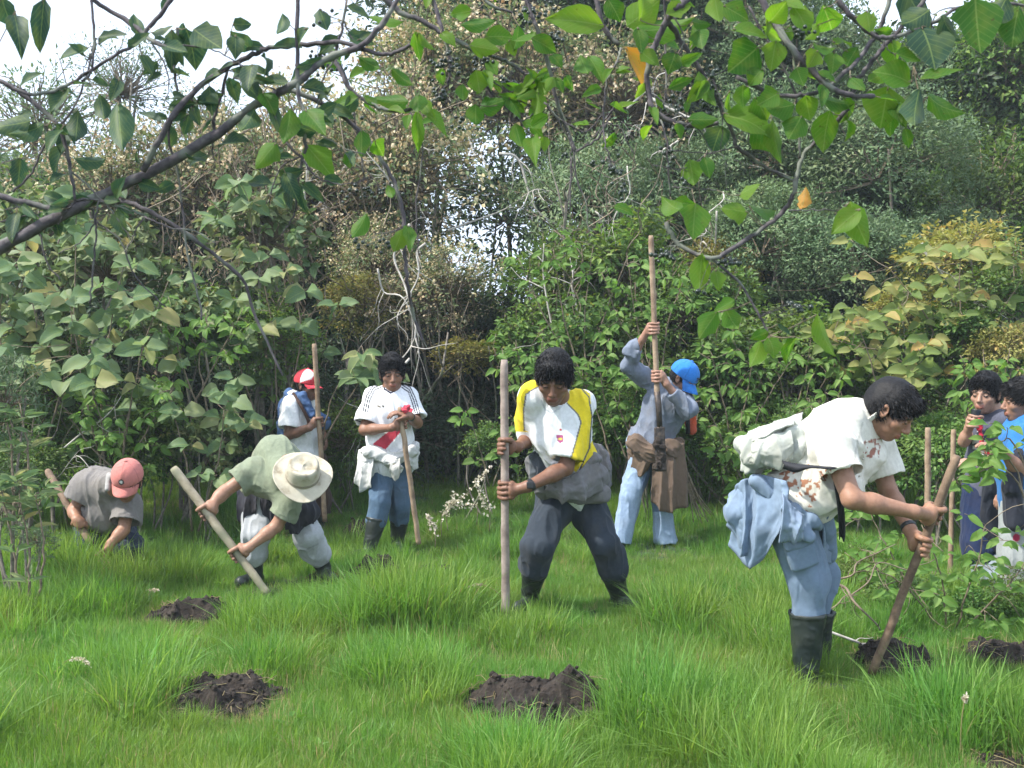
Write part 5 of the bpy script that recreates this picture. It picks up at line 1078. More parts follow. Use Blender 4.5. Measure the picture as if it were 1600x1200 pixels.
for k in range(9):
    tb = Tubes(); e = (1086+k*3.4+rv.normal(0, 2), 800+rv.uniform(-5, 22)); tb.add(smooth_line([P(1068+k*.8, 738, D+.06), P((1068+e[0])/2+rv.normal(0, 3), (740+e[1])/2, D+.1), P(*e, D+.12)], 4), np.linspace(.008, .004, 9), 5); part('root', tb.mesh('root', m_twig), bd)
sd = Sdf(.006); sd.cone(P(1078, 640, D+.2), P(1080, 672, D+.2), .05, .045, .02); rb = empty('red_pack', P(1080, 660, D+.2), 'small orange-red and black pack behind the blue cap man', 'bag'); loose(rb, 'pack', sd, (.5, .09, .04), m_cloth, .008)
tb = Tubes(); tb.add([P(1074, 640, D+.13), P(1075, 678, D+.13)], .02, 6); part('strap', tb.mesh('strap', m_strap), rb)

# 7 ---- pink cap
D = 7.7
pA, pB = P(74, 735, D+.02), P(142, 850, D-.30); pax = nrm(pA-pB)
pole('short dark pole gripped by the crouching man in the pink cap', pA, pB, .025, m_branch, .004, 7)
p = Person('man in faded pink cap and grey polo shirt crouching low at the left', (P(170, 880, D)[0], D, 0), (.36, .18, .11), .006, 1.1, 7)
neck = P(182, 758, D-.30); pel = P(150, 815, D+.22); shA, shB = P(137, 757, D-.14), P(200, 792, D-.22); mid = P(150, 765, D)
elA, wrA = P(115, 798, D-.16), P(120, 812, D-.26); elB, wrB = P(193, 828, D-.30), P(172, 850, D-.38)
p.b.cone(pel, mid, .12, .12, .04); p.b.cone(mid, neck, .12, .08, .04); p.b.cone(shA, shB, .06, k=.04); p.arm(shA, elA, wrA); p.arm(shB, elB, wrB); p.grip(wrA, onpole(pA, pB, 822), pax, .025, 1, 1.15); p.relaxed(wrB, (-.3, -.2, -1), (-1, 0, 0), 1.1, .5)
hipA, hipB = P(145, 828, D+.2), P(185, 828, D+.2); knA, knB = P(138, 852, D-.12), P(200, 855, D-.12); anA, anB = ankle(150, 895, 7.9), ankle(195, 895, 7.9)
for a in ((hipA, knA, anA), (hipB, knB, anB)): p.leg(p.b, *a, r=(.08, .055, .038))
p.head(P(199, 752, D-.36), (.06, -.42, .75), (-.02, -.62, -.72), 1.16, neck=neck); p.finish_body()
p.cap((.56, .20, .175), (.56, .20, .175), tilt=.5, paint=lambda V, c, q: np.where((np.hypot(q[:, 0], q[:, 2]-.058) < .017)[:, None] & (q[:, 1] > .05)[:, None], np.where((np.hypot(q[:, 0], q[:, 2]-.058) < .009)[:, None], np.array([[.7, .7, .68]]), np.array([[.05, .05, .05]])), c), label='faded pink cap with a round black emblem')
sd = Sdf(.006); sd.cone(pel, mid, .14, .15, .06); sd.cone(mid, neck+np.array([-.04, .04, 0]), .15, .10, .06); sd.cone(shA, shB, .09, k=.05); sd.ell(P(165, 800, D-.1), np.eye(3), (.17, .14, .15), .05)
p.sleeve(sd, shA, elA, .62, .09, .105); p.sleeve(sd, shB, elB, .68, .085, .10)
p.garment('polo_shirt', sd, (.2, .185, .175), m_soft, .010, 9, (.2, 0, -1), None, 2)
sd = Sdf(.005); sd.cone(P(171, 742, D-.36), P(168, 764, D-.42), .022, .018, .01); sd.cone(P(184, 738, D-.36), P(174, 745, D-.38), .02, .022, .01); p.garment('collar', sd, (.36, .35, .34), m_soft, .002)
sd = Sdf(.006); sd.cone(hipA, hipB, .12, k=.04); p.leg(sd, hipA, knA, anA, (.11, .09, .08), 0, .9); p.leg(sd, hipB, knB, anB, (.11, .09, .08), 0, .9); p.garment('trousers', sd, (.03, .04, .065), m_cloth, .01)
p.boot(anA, knA, (-.3, -1, 0), .2); p.boot(anB, knB, (.3, -1, 0), .2)

# 8 ---- boy in the sleeveless top
D = 7.3
p = Person('boy in slate sleeveless top raising a dark cup to his mouth at the right', (P(1545, 922, D)[0], D, 0), (.42, .235, .16), .006, 1.0, 8)
neck = P(1553, 645, D); pel = P(1542, 768, D+.03); shA, shB = P(1532, 660, D+.12), P(1569, 658, D-.12)
elA, wrA = P(1506, 690, D-.02), P(1514, 668, D-.10); elB, wrB = P(1575, 712, D-.20), P(1532, 722, D-.30)
p.torso(p.b, pel, neck, shA, shB); p.arm(shA, elA, wrA); p.arm(shB, elB, wrB, 1.08)
cup = P(1524, 652, D-.17); p.grip(wrA, cup+np.array([0, 0, -.03]), (.15, 0, 1), .028, 1, 1.05); p.relaxed(wrB, (-1, -.1, .1), (0, .2, -1), 1.05, .5)
hipA, hipB = P(1532, 775, D+.02), P(1556, 775, D); knA, knB = P(1530, 850, D-.02), P(1556, 850, D-.03); anA, anB = ankle(1535, 930, 7.2), ankle(1562, 932, 7.1)
for a in ((hipA, knA, anA), (hipB, knB, anB)): p.leg(p.b, *a, r=(.075, .05, .036))
p.head(P(1540, 616, D-.05), (-.05, -.12, 1), (-.75, -.75, -.32), 1.15, neck=neck, nape=-.04, hairlen=.01); p.finish_body()
for q_ in (-1, 1):
    sd = Sdf(.004); sd.ell(p.w(q_*.032, .0825, .000), p.hR, V3((.011, .008, .005))*p.hs, 0); V, Q = sd.mesh(); p.put('eye', V, Q, (0, 0, 0), m_eye)
sd = Sdf(.006); p.torso(sd, pel, neck, shA, shB, .022, belly=.015); sd.cone(neck+Z*.09, neck-Z*.01, .08, .066, .006, None, '-'); sd.ell(shB+np.array([.04, -.03, .0]), np.eye(3), (.06, .07, .10), .01, '-'); sd.ell(shA+np.array([-.05, 0, 0]), np.eye(3), (.05, .07, .10), .01, '-')
def paint(V, c):
    pp = proj(V); m = inpoly(pp, [(1518, 690), (1530, 668), (1540, 690), (1545, 720), (1522, 722)]) & (V[:, 1] < D); c[m & ((pp[:, 1] % 9) > 3.5)] = (.7, .7, .72); return c
p.garment('sleeveless_top', sd, (.085, .09, .125), m_cloth, .007, 10, (0, 0, -1), paint)
sd = Sdf(.006); p.torso(sd, pel, neck, shA, shB, .018, parts=('pelvis',)); p.leg(sd, hipA, knA, anA, (.105, .10, .09), .008, .32, bag=.01); p.leg(sd, hipB, knB, anB, (.105, .10, .09), .008, .32)
p.garment('shorts', sd, (.015, .026, .07), m_cloth, .011, 8, (0, 0, -1), None, 2, 'navy blue long shorts')
sd = Sdf(.006); p.leg(sd, (hipB+knB)/2+(knB-hipB)*.42, knB+(anB-knB)*.2, anB, (.08, .075, .065), .0, .95); p.leg(sd, (hipA+knA)/2+(knA-hipA)*.42, knA+(anA-knA)*.2, anA, (.08, .075, .065), .0, .95); p.garment('leggings', sd, (.22, .26, .3), m_cloth, .008)
sd = Sdf(.006)
for a, b_, r0, r1, dd in [((1560, 765), (1562, 850), .06, .07, -.12), ((1548, 760), (1550, 830), .05, .055, -.12), ((1570, 770), (1572, 860), .05, .05, -.08)]: sd.cone(P(*a, D+dd), P(*b_, D+dd), r0, r1, .03)
p.garment('tied_jacket', sd, (.02, .024, .035), m_cloth, .016, 8, (0, 0, -1), None, 2, 'black jacket hanging from the waist')
sd = Sdf(.005); sd.cone(P(1529, 658, D-.20), P(1534, 690, D-.19), .017, .014, .01); sd.cone(P(1534, 690, D-.19), P(1548, 716, D-.19), .014, .012, .01); p.garment('ribbon', sd, (.5, .02, .05), m_cloth, .006, 20, None, None, 1, 'red ribbon hanging at the chest')
p.boot(anA, knA, (-.8, -.5, 0), .2); p.boot(anB, knB, (-.7, -.6, 0), .2)
ct = empty('cup', cup, 'dark cup at the boy\'s lips', 'cup'); sd = Sdf(.004); ca = nrm(V3((.12, 0, 1))); sd.cone(cup-ca*.06, cup+ca*.055, .026, .033, 0, 'ab'); sd.cone(cup+ca*.02, cup+ca*.07, .024, .029, 0, 'ab', '-'); loose(ct, 'cup_body', sd, (.05, .06, .12), m_watch, 0)

# 9 ---- man cut by the right edge
D = 6.7
p = Person('man in bright blue shirt and pale trousers, cut off by the right edge', (P(1612, 950, D)[0], D, 0), (.33, .17, .11), .006, 1.1, 9)
neck = P(1606, 658, D); pel = P(1602, 780, D+.03); shA, shB = P(1602, 682, D-.18), P(1618, 680, D+.18)
elA, wrA = P(1592, 735, D-.26), P(1568, 706, D-.34); elB, wrB = P(1600, 735, D+.2), P(1580, 760, D+.1)
p.torso(p.b, pel, neck, shA, shB); p.arm(shA, elA, wrA); p.arm(shB, elB, wrB); p.relaxed(wrA, (-.9, -.1, .5), (0, 0, -1), 1.1, .6); p.relaxed(wrB, (-.6, -.1, -.5), (0, 0, -1), 1.1, .6)
hipA, hipB = P(1600, 790, D-.06), P(1606, 790, D+.1); knA, knB = P(1592, 868, D-.08), P(1600, 868, D+.12); anA, anB = ankle(1595, 948, 6.65), ankle(1606, 944, 6.85)
for a in ((hipA, knA, anA), (hipB, knB, anB)): p.leg(p.b, *a, r=(.08, .055, .038))
p.head(P(1598, 626, D-.04), (-.12, -.05, 1), (-1, .18, -.30), 1.16, neck=neck, nape=-.06); p.finish_body()
sd = Sdf(.006); p.torso(sd, pel, neck, shA, shB, .028, belly=.03); p.sleeve(sd, shA, elA, .7); p.sleeve(sd, shB, elB, .7); sd.cone(neck+Z*.09, neck-Z*.0, .085, .07, .006, None, '-'); sd.cone(P(1590, 745, D-.05), P(1585, 800, D-.05), .09, .07, .04)
p.garment('shirt', sd, (.03, .16, .42), m_cloth, .009, 9, (0, 0, -1))
sd = Sdf(.006); p.torso(sd, pel, neck, shA, shB, .018, parts=('pelvis',)); p.leg(sd, hipA, knA, anA, (.115, .10, .09), .008, .95, bag=.01); p.leg(sd, hipB, knB, anB, (.11, .10, .09), .008, .95)
p.garment('trousers', sd, (.3, .32, .32), m_cloth, .012, 8, (0, 0, -1), lambda V, c: np.where((np.hypot(*(proj(V)-[1588, 840]).T) < 6)[:, None] & (V[:, 1] < D)[:, None], np.array([[.35, .03, .07]]), c))
sd = Sdf(.006)
for a, b_, r0, r1, dd in [((1592, 712), (1577, 760), .045, .05, -.24), ((1580, 760), (1585, 815), .055, .05, -.22)]: sd.cone(P(*a, D+dd), P(*b_, D+dd), r0, r1, .03)
p.garment('draped_jacket', sd, (.025, .028, .04), m_cloth, .014, 8, (0, 0, -1), None, 2, 'black jacket draped over the forearm')
p.boot(anA, knA, (-1, -.1, 0), .2, 'shoe'); p.boot(anB, knB, (-1, 0, 0), .2, 'shoe')
# stakes standing by the boy
pole('straight pale stake standing alone between the big man and the boy', P(1450, 668, 7.9), P(1449, 880, 7.9), .022, m_wood, .002, 11)
pole('pale pole top rising among leaves just left of the boy', P(1490, 671, 7.5), P(1484, 930, 7.5), .018, m_wood, .002, 12)
# ------------------------------------------------------------------ overhanging boughs near the camera
rl = np.random.default_rng(909)
def leafmat(name, stops, spot=.6, trans=.5, veins=.5):
    m, nt, b = newmat(name); L = nt.links.new
    tc = nt.nodes.new('ShaderNodeTexCoord'); sp = nt.nodes.new('ShaderNodeSeparateXYZ'); L(tc.outputs['Object'], sp.inputs[0]); oi = nt.nodes.new('ShaderNodeObjectInfo')
    def mt(op, a, b_=None, c=None):
        n = nt.nodes.new('ShaderNodeMath'); n.operation = op
        for i, v in enumerate((a, b_, c)):
            if v is None: continue
            if isinstance(v, (int, float)): n.inputs[i].default_value = v
            else: L(v, n.inputs[i])
        return n.outputs[0]
    ay = mt('ABSOLUTE', sp.outputs[1])
    mid = mt('LESS_THAN', ay, .018)
    ph = mt('FRACT', mt('MULTIPLY', mt('SUBTRACT', sp.outputs[0], mt('MULTIPLY', ay, .75)), 8.0)); vein = mt('LESS_THAN', mt('ABSOLUTE', mt('SUBTRACT', ph, .5)), .055)
    vv_ = mt('MULTIPLY', mt('MAXIMUM', mid, mt('MULTIPLY', vein, .55)), veins)
    base = ramp(nt, oi.outputs['Random'], stops)
    nz = N(nt, 'ShaderNodeTexNoise', Scale=2.6, Detail=3.0); nz.noise_dimensions = '4D'; L(tc.outputs['Object'], nz.inputs['Vector']); L(mt('MULTIPLY', oi.outputs['Random'], 50.0), nz.inputs['W'])
    base = mixc(nt, mt('MULTIPLY', ramp(nt, nz.outputs[0], [(.45, (0, 0, 0)), (.75, (1, 1, 1))]), .45), base, (.16, .2, .03))
    base = mixc(nt, vv_, base, (.2, .27, .08))
    ns = N(nt, 'ShaderNodeTexNoise', Scale=13.0, Detail=2.0); ns.noise_dimensions = '4D'; L(tc.outputs['Object'], ns.inputs['Vector']); L(mt('MULTIPLY', oi.outputs['Random'], 91.0), ns.inputs['W'])
    base = mixc(nt, mt('MULTIPLY', ramp(nt, ns.outputs[0], [(.665, (0, 0, 0)), (.70, (1, 1, 1))]), spot), base, (.05, .025, .008))
    L(base, b.inputs['Base Color']); b.inputs['Roughness'].default_value = .55; b.inputs['Specular IOR Level'].default_value = .25
    t = nt.nodes.new('ShaderNodeBsdfTranslucent'); h = nt.nodes.new('ShaderNodeHueSaturation'); h.inputs['Hue'].default_value = .49; h.inputs['Value'].default_value = 2.3; h.inputs['Saturation'].default_value = 1.1; L(base, h.inputs['Color']); L(h.outputs[0], t.inputs[0])
    bp = N(nt, 'ShaderNodeBump', Strength=.3, Distance=.02); L(vv_, bp.inputs['Height']); L(bp.outputs[0], b.inputs['Normal'])
    mx = nt.nodes.new('ShaderNodeMixShader'); mx.inputs[0].default_value = trans; L(b.outputs[0], mx.inputs[1]); L(t.outputs[0], mx.inputs[2]); L(mx.outputs[0], nt.nodes['Material Output'].inputs[0]); return m
lm_green = leafmat('glossy_green_leaf', [(0, (.035, .11, .015)), (.5, (.065, .16, .02)), (1, (.11, .2, .025))])
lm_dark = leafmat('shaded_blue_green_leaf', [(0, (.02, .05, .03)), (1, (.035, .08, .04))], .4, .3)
lm_orange = leafmat('orange_leaf', [(0, (.35, .22, .04)), (1, (.42, .2, .05))], .8, .4)
lm_broad = leafmat('dusty_broad_leaf', [(0, (.07, .13, .055)), (.5, (.12, .19, .09)), (.85, (.2, .25, .13)), (1, (.3, .26, .1))], .3, .3, .6)
lm_olive = leafmat('olive_leaf', [(0, (.10, .16, .045)), (.5, (.17, .22, .07)), (.9, (.28, .27, .1)), (1, (.38, .24, .08))], .4, .35, .6)
lm_bright = leafmat('fresh_green_leaf', [(0, (.07, .16, .03)), (.5, (.11, .22, .045)), (1, (.18, .28, .08))], .2, .4, .5)
def leaf_mesh(name, mat, seed, p0=.75, blunt=.9, curl=.18, fold=.22, nu=6):
    r = np.random.default_rng(seed); u = np.linspace(0, 1, nu+1); V = []
    wv = r.normal(0, .02, (nu+1, 5))
    for i, a in enumerate(u):
        w = .5*max(0, math.sin(math.pi*a**p0))**blunt
        for j, s_ in enumerate((-1, -.5, 0, .5, 1)): V.append([a+.012*r.normal()*(0 < i < nu), s_*w*(1+.09*r.normal()), fold*abs(s_)*w-curl*(a-.4)**2+wv[i, j]*(a > 0)*(abs(s_) > .3)])
    q = [[i*5+j, i*5+j+1, i*5+j+6, i*5+j+5] for i in range(nu) for j in range(4)]
    return mesh_np(name, np.array(V), np.array(q), True, None, [mat])
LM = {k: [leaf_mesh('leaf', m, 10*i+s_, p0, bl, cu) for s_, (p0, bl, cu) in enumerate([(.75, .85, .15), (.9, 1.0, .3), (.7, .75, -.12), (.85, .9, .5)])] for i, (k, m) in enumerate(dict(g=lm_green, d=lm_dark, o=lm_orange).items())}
LB = {k: [leaf_mesh('leaf', m, 70+10*i+s_, p0, bl, cu, .3, 5) for s_, (p0, bl, cu) in enumerate([(.62, .6, .35), (.7, .7, .5), (.6, .62, .15)])] for i, (k, m) in enumerate(dict(broad=lm_broad, olive=lm_olive, bright=lm_bright).items())}
def put_leaf(root, me, base, tip, nrm_, width, name='leaf'):
    x = V3(tip)-V3(base); L = np.linalg.norm(x); x = x/L; n = V3(nrm_); n = nrm(n-x*(n@x)); y = np.cross(n, x)
    o = link(name, me, root); M = Matrix(((x[0]*L, y[0]*width, n[0]*L, base[0]), (x[1]*L, y[1]*width, n[1]*L, base[1]), (x[2]*L, y[2]*width, n[2]*L, base[2]), (0, 0, 0, 1)))
    o.matrix_parent_inverse = Matrix.Translation(root.location).inverted(); o.matrix_basis = M; return o
m_bough = bark('bough_bark', (.04, .032, .04), (.11, .095, .10), 45, (.16, .17, .14))
BR = {'L': [], 'C': [], 'R': []}
def B(grp, d, w, *pts): BR[grp].append((d, w, pts))
# (group, distance, widths px at start/end, points)
B('L', 2.5, (23, 7), (-420, 640), (-180, 480), (0, 388), (100, 333), (207, 283), (327, 217), (400, 163), (443, 142), (475, 120), (513, 90), (567, 70), (607, 23), (640, -40))
B('L', 2.55, (9, 5), (443, 142), (473, 147), (540, 185), (590, 240), (625, 310), (633, 400), (637, 440), (645, 490), (662, 535))
B('L', 2.45, (11, 6), (223, 267), (260, 197), (300, 147), (353, 107), (400, 83), (420, 75), (480, 70), (530, 66), (597, 85), (630, 76), (650, 60))
B('L', 2.5, (12, 9), (-60, 290), (0, 307), (60, 322), (100, 335)); B('L', 2.6, (10, 4), (145, 318), (180, 313), (227, 327), (293, 367), (333, 397), (379, 437), (396, 487), (442, 587))
B('L', 2.4, (5, 4), (140, -60), (143, 0), (147, 60), (143, 110), (127, 127)); B('L', 2.4, (5, 7), (217, 67), (170, 92), (127, 120), (90, 140), (47, 147), (0, 127), (-60, 100))
B('L', 2.45, (9, 7), (110, -60), (147, 0), (200, 33), (233, 60), (260, 73), (280, 70)); B('L', 2.45, (8, 7), (290, -50), (267, 0), (233, 43), (217, 67))
B('L', 2.5, (5, 3), (277, 43), (273, 117), (280, 167), (263, 207), (280, 283), (293, 400), (312, 470), (315, 500)); B('L', 2.45, (9, 5), (0, 127), (43, 153), (93, 200), (110, 267), (117, 313))
B('L', 2.5, (4, 3), (145, 327), (150, 360), (145, 420), (140, 475)); B('L', 2.5, (6, 5), (333, 210), (337, 180), (345, 150), (355, 110)); B('L', 2.45, (6, 4), (520, 95), (530, 63), (537, 33), (548, -40))
B('L', 2.4, (8, 6), (466, -50), (465, 133), (477, 180), (475, 240)); B('L', 2.5, (5, 3), (475, 240), (466, 280), (462, 330)); B('L', 2.4, (7, 4), (430, 140), (425, 170), (450, 225), (470, 245))
B('L', 2.5, (4, 3), (20, 300), (50, 270), (75, 215), (120, 160), (150, 60)); B('L', 2.6, (3, 2), (60, 330), (70, 400), (95, 440)); B('L', 2.55, (3, 2), (150, 345), (190, 380), (210, 430), (260, 480))
B('C', 2.7, (8, 5), (500, 67), (510, 73), (533, 113), (547, 140), (580, 163), (613, 173), (640, 170), (655, 150)); B('C', 2.75, (4, 2.5), (520, 80), (545, 130), (555, 190), (570, 280))
B('C', 2.7, (11, 5), (560, -60), (617, 13), (660, 33), (700, 57), (747, 80), (790, 95), (820, 115)); B('C', 2.7, (8, 3), (670, -50), (677, 0), (690, 43), (700, 83), (703, 120), (690, 145), (660, 170)); B('C', 2.7, (7, 4), (740, -50), (760, 3), (800, 20))
B('C', 2.6, (8, 5), (815, -60), (823, 0), (837, 40), (853, 83), (870, 157), (887, 207), (900, 237)); B('C', 2.6, (4, 2), (893, 245), (890, 333)); B('C', 2.6, (4, 3), (900, 237), (933, 217), (947, 193), (963, 160))
B('C', 2.5, (10, 8), (930, -60), (933, 0), (943, 43), (967, 70)); B('C', 2.5, (4, 2), (970, 75), (963, 97), (947, 133), (943, 187), (947, 230), (960, 267))
B('C', 2.6, (3, 2), (850, 160), (880, 190), (915, 205), (940, 180)); B('C', 2.7, (3, 2), (755, 85), (765, 120), (800, 150), (840, 170)); B('C', 2.7, (3, 2), (640, 172), (660, 230), (650, 330), (655, 400))
B('R', 2.4, (15, 9), (1110, -60), (1073, 0), (1050, 20), (1027, 63), (1013, 100), (1013, 143), (1023, 173), (1050, 190), (1087, 197), (1123, 193)); B('R', 2.5, (5, 3), (1034, -50), (1037, 0), (1040, 67), (1040, 147), (1033, 180), (1043, 233), (1047, 307))
B('R', 2.4, (11, 6), (1040, 30), (1060, 57), (1093, 110), (1120, 157), (1147, 213), (1153, 230), (1200, 263), (1240, 283)); B('R', 2.3, (15, 9), (1150, -70), (1200, 17), (1233, 70), (1267, 110), (1300, 137), (1333, 150), (1365, 150))
B('R', 2.3, (12, 8), (1290, -60), (1310, 0), (1333, 27), (1367, 57), (1400, 58)); B('R', 2.35, (9, 8), (1410, -60), (1390, 0), (1373, 47), (1360, 67), (1327, 107), (1287, 140), (1243, 150), (1200, 143), (1150, 120))
B('R', 2.35, (9, 9), (1460, -20), (1420, 30), (1390, 63), (1367, 90), (1343, 123), (1317, 180), (1283, 213), (1253, 247), (1240, 300), (1229, 325), (1195, 355), (1150, 385), (1112, 404), (1060, 381), (1041, 347))
B('R', 2.4, (6, 4), (1112, 404), (1157, 445), (1187, 494), (1202, 524)); B('R', 2.3, (3, 2), (1232, 329), (1270, 328), (1307, 329)); B('R', 2.3, (5, 5), (1170, 10), (1200, 67), (1243, 147), (1250, 247))
B('R', 2.35, (3, 2.5), (1323, 173), (1360, 160), (1387, 147)); B('R', 2.3, (8, 6), (1395, 60), (1453, 37), (1507, 10), (1600, 7), (1680, 20)); B('R', 2.4, (3, 2), (1053, 235), (1080, 238), (1125, 241)); B('R', 2.4, (3, 2), (1050, 293), (1080, 294), (1120, 297)); B('R', 2.4, (3, 2), (1110, 120), (1150, 110), (1200, 150))
rt = np.random.default_rng(31)
for k in range(60):      # fine tangle at the upper left and along the top
    g_ = 'L' if k < 38 else ('C' if k < 50 else 'R'); src_ = [q_ for q_ in BR[g_][:26]]; d_, w_, pts_ = src_[int(rt.integers(len(src_)))]; x0_, y0_ = pts_[int(rt.integers(len(pts_)))]
    if not (-20 < x0_ < 1620 and -30 < y0_ < 340): continue
    a_ = rt.uniform(.2, 2.9); L_ = rt.uniform(40, 150); pp_ = [(x0_, y0_)]
    for j in range(3): a_ += rt.normal(0, .4); pp_.append((pp_[-1][0]+L_/3*math.cos(a_), pp_[-1][1]+L_/3*math.sin(a_)))
    B(g_, d_, (3.2, 1.6), *pp_)
ROOTS = {'L': ('overhanging_bough', 'thick bluish bough slanting up from the left edge with dark hanging leaves', 'bough'), 'C': ('overhanging_bough', 'thin forked boughs with dark berries hanging over the middle', 'bough'), 'R': ('overhanging_bough', 'curving boughs with bright spotted green leaves at the upper right', 'bough')}
bp_pts = []; bro = {}
for g_, lst in BR.items():
    nm, lab, cat = ROOTS[g_]; root = empty(nm, P(*lst[0][2][0], lst[0][0]), lab, cat); bro[g_] = root
    for d, w, pts in lst:
        dj = np.cumsum(rl.normal(0, .018, len(pts))) if len(pts) > 5 else np.zeros(len(pts)); S = smooth_line([P(x_, y_, d+dj[i]) for i, (x_, y_) in enumerate(pts)], 6)
        n = len(S); tt = np.linspace(0, 1, n); S[1:-1] += rl.normal(0, .0012, (n-2, 3)); rad = np.interp(tt, [0, 1], w)/2/F*d*(.78 if g_ == 'R' else .9); rad = rad*(1+.12*np.abs(np.sin(tt*n*.35+rl.random()*6))**8+.05*rl.normal(size=n))
        tb = Tubes(); tb.add(S, rad, 8); part('bough' if w[0] > 7 else 'twig', tb.mesh('bough', m_bough), root)
        for s_ in S[::3]: bp_pts.append((g_, *proj(s_[None])[0], s_[1]))
bpx = np.array([[a[1], a[2], a[3]] for a in bp_pts]); bpg = [a[0] for a in bp_pts]
# leaves: centre x, y, length, width (px), direction of the tip in degrees (0 right, 90 down), kind
LV = """900 33 88 36 188 g;1004 22 62 38 -38 g;1035 45 90 34 -8 g;1000 62 38 20 80 g;995 106 72 30 62 o;913 103 32 24 70 g;931 106 46 20 60 g;1095 37 28 16 10 g;1095 62 30 24 80 g;1172 50 54 30 10 g;1162 93 58 48 140 g;1170 190 80 46 20 g;
1198 215 60 40 50 g;1104 140 58 26 65 g;1098 187 46 20 0 g;1140 160 36 18 90 g;1015 92 36 22 40 g;1050 98 34 26 110 g;1052 72 24 16 20 g;810 212 38 20 75 g;833 230 40 22 85 g;830 197 30 18 20 g;848 135 32 20 70 g;840 165 40 20 95 g;805 168 36 20 60 g;822 145 34 18 150 g;
825 62 40 22 170 g;850 70 44 24 30 g;808 60 40 24 100 g;1081 270 40 26 80 g;1105 261 34 18 75 g;1120 217 42 36 110 d;1050 322 32 28 210 g;1084 347 56 38 95 g;1070 318 36 18 10 g;1148 328 40 34 190 g;1190 327 40 34 15 g;1170 296 36 22 -30 g;974 328 34 20 20 g;
1215 20 40 28 -50 g;1253 30 48 30 60 g;1295 32 42 34 70 g;1357 33 32 26 80 g;1317 66 30 20 0 g;1302 98 32 24 95 g;1270 92 30 24 120 g;1208 88 48 30 100 g;1218 168 44 30 170 g;1262 168 38 28 80 g;1307 160 48 32 15 g;1290 205 64 34 100 g;1242 200 42 30 120 g;1212 222 66 26 80 g;
1382 168 64 54 100 g;1397 118 58 38 200 g;1397 85 42 30 80 g;1418 90 40 22 20 g;1452 72 66 54 70 d;1432 14 74 50 60 d;1470 118 64 20 -12 g;1473 167 58 32 30 g;1430 172 60 30 100 d;1527 42 84 56 85 g;1585 45 66 36 100 g;1482 45 48 34 60 d;1256 313 36 16 100 o;
1322 345 58 28 140 g;1340 350 72 34 70 g;1094 428 62 26 95 g;1121 438 32 20 80 g;1106 508 50 26 125 g;1132 478 36 16 150 g;1143 500 36 26 60 g;1182 553 42 24 110 g;1207 542 32 28 70 g;1233 545 42 18 115 g;1187 524 30 15 160 g;1225 517 30 8 40 d;1287 524 68 28 70 g;
415 243 50 28 130 g;500 252 66 32 50 g;492 190 48 28 50 g;450 198 54 28 100 g;610 157 56 20 185 g;653 205 64 16 88 g;680 192 56 24 55 g;653 162 28 22 90 g;628 122 42 16 40 g;652 72 46 16 80 g;603 28 54 16 190 g;748 37 52 20 -5 g;780 57 44 26 0 g;757 75 46 22 10 g;665 65 36 14 50 g;
578 100 38 18 30 g;593 232 28 22 60 g;565 225 42 20 90 g;562 355 44 20 120 g;622 377 38 20 110 g;639 372 40 16 85 g;723 145 26 18 90 g;747 128 36 28 80 g;770 163 44 24 -20 g;743 180 32 24 90 g;540 160 40 22 160 g;520 100 30 16 180 g;
300 75 64 38 75 d;325 62 52 38 35 d;268 80 66 22 90 d;253 45 34 15 -20 d;368 72 34 22 90 d;378 38 28 18 0 d;390 120 40 26 100 d;328 122 38 24 150 d;365 140 42 18 70 d;388 190 40 26 120 d;420 160 38 24 60 g;65 40 82 26 95 d;28 50 62 26 80 d;187 195 72 30 85 d;18 195 60 32 170 d;
45 205 52 26 160 d;90 250 60 24 110 d;145 252 52 20 5 d;120 200 50 24 95 d;30 270 46 20 95 d;160 170 42 20 80 d;10 20 50 30 70 d;1005 10 44 26 -80 g;960 15 40 26 60 g;1120 15 40 24 80 g;1240 10 36 24 20 g;1330 90 36 22 120 g;700 60 30 16 40 g;720 20 34 18 170 g;800 75 26 16 70 g;870 95 26 16 50 g;
1560 20 50 34 120 d;1430 30 50 40 150 d;1285 75 34 26 20 g;1230 55 30 24 100 g;1340 130 30 20 40 g;1180 120 34 24 130 g;1200 155 38 28 150 g;1250 120 30 22 70 g;1270 50 30 20 130 g;1190 170 40 28 60 g;1160 150 34 24 90 g;1370 120 34 22 140 g;1150 20 44 26 30 g;1060 15 40 22 -20 g;
690 120 26 16 90 g;770 105 26 16 60 g;860 130 24 14 120 g;890 130 26 14 60 g;850 225 24 14 90 g;925 165 24 14 30 g;545 250 26 16 80 g;610 300 22 12 70 g;1060 205 26 18 80 g;1010 205 24 14 120 g;470 60 40 24 120 d;505 30 34 20 70 d;440 40 34 20 100 d;560 20 40 20 30 d;230 100 34 16 60 d;180 140 34 18 110 d"""
petT = {'L': Tubes(), 'C': Tubes(), 'R': Tubes()}
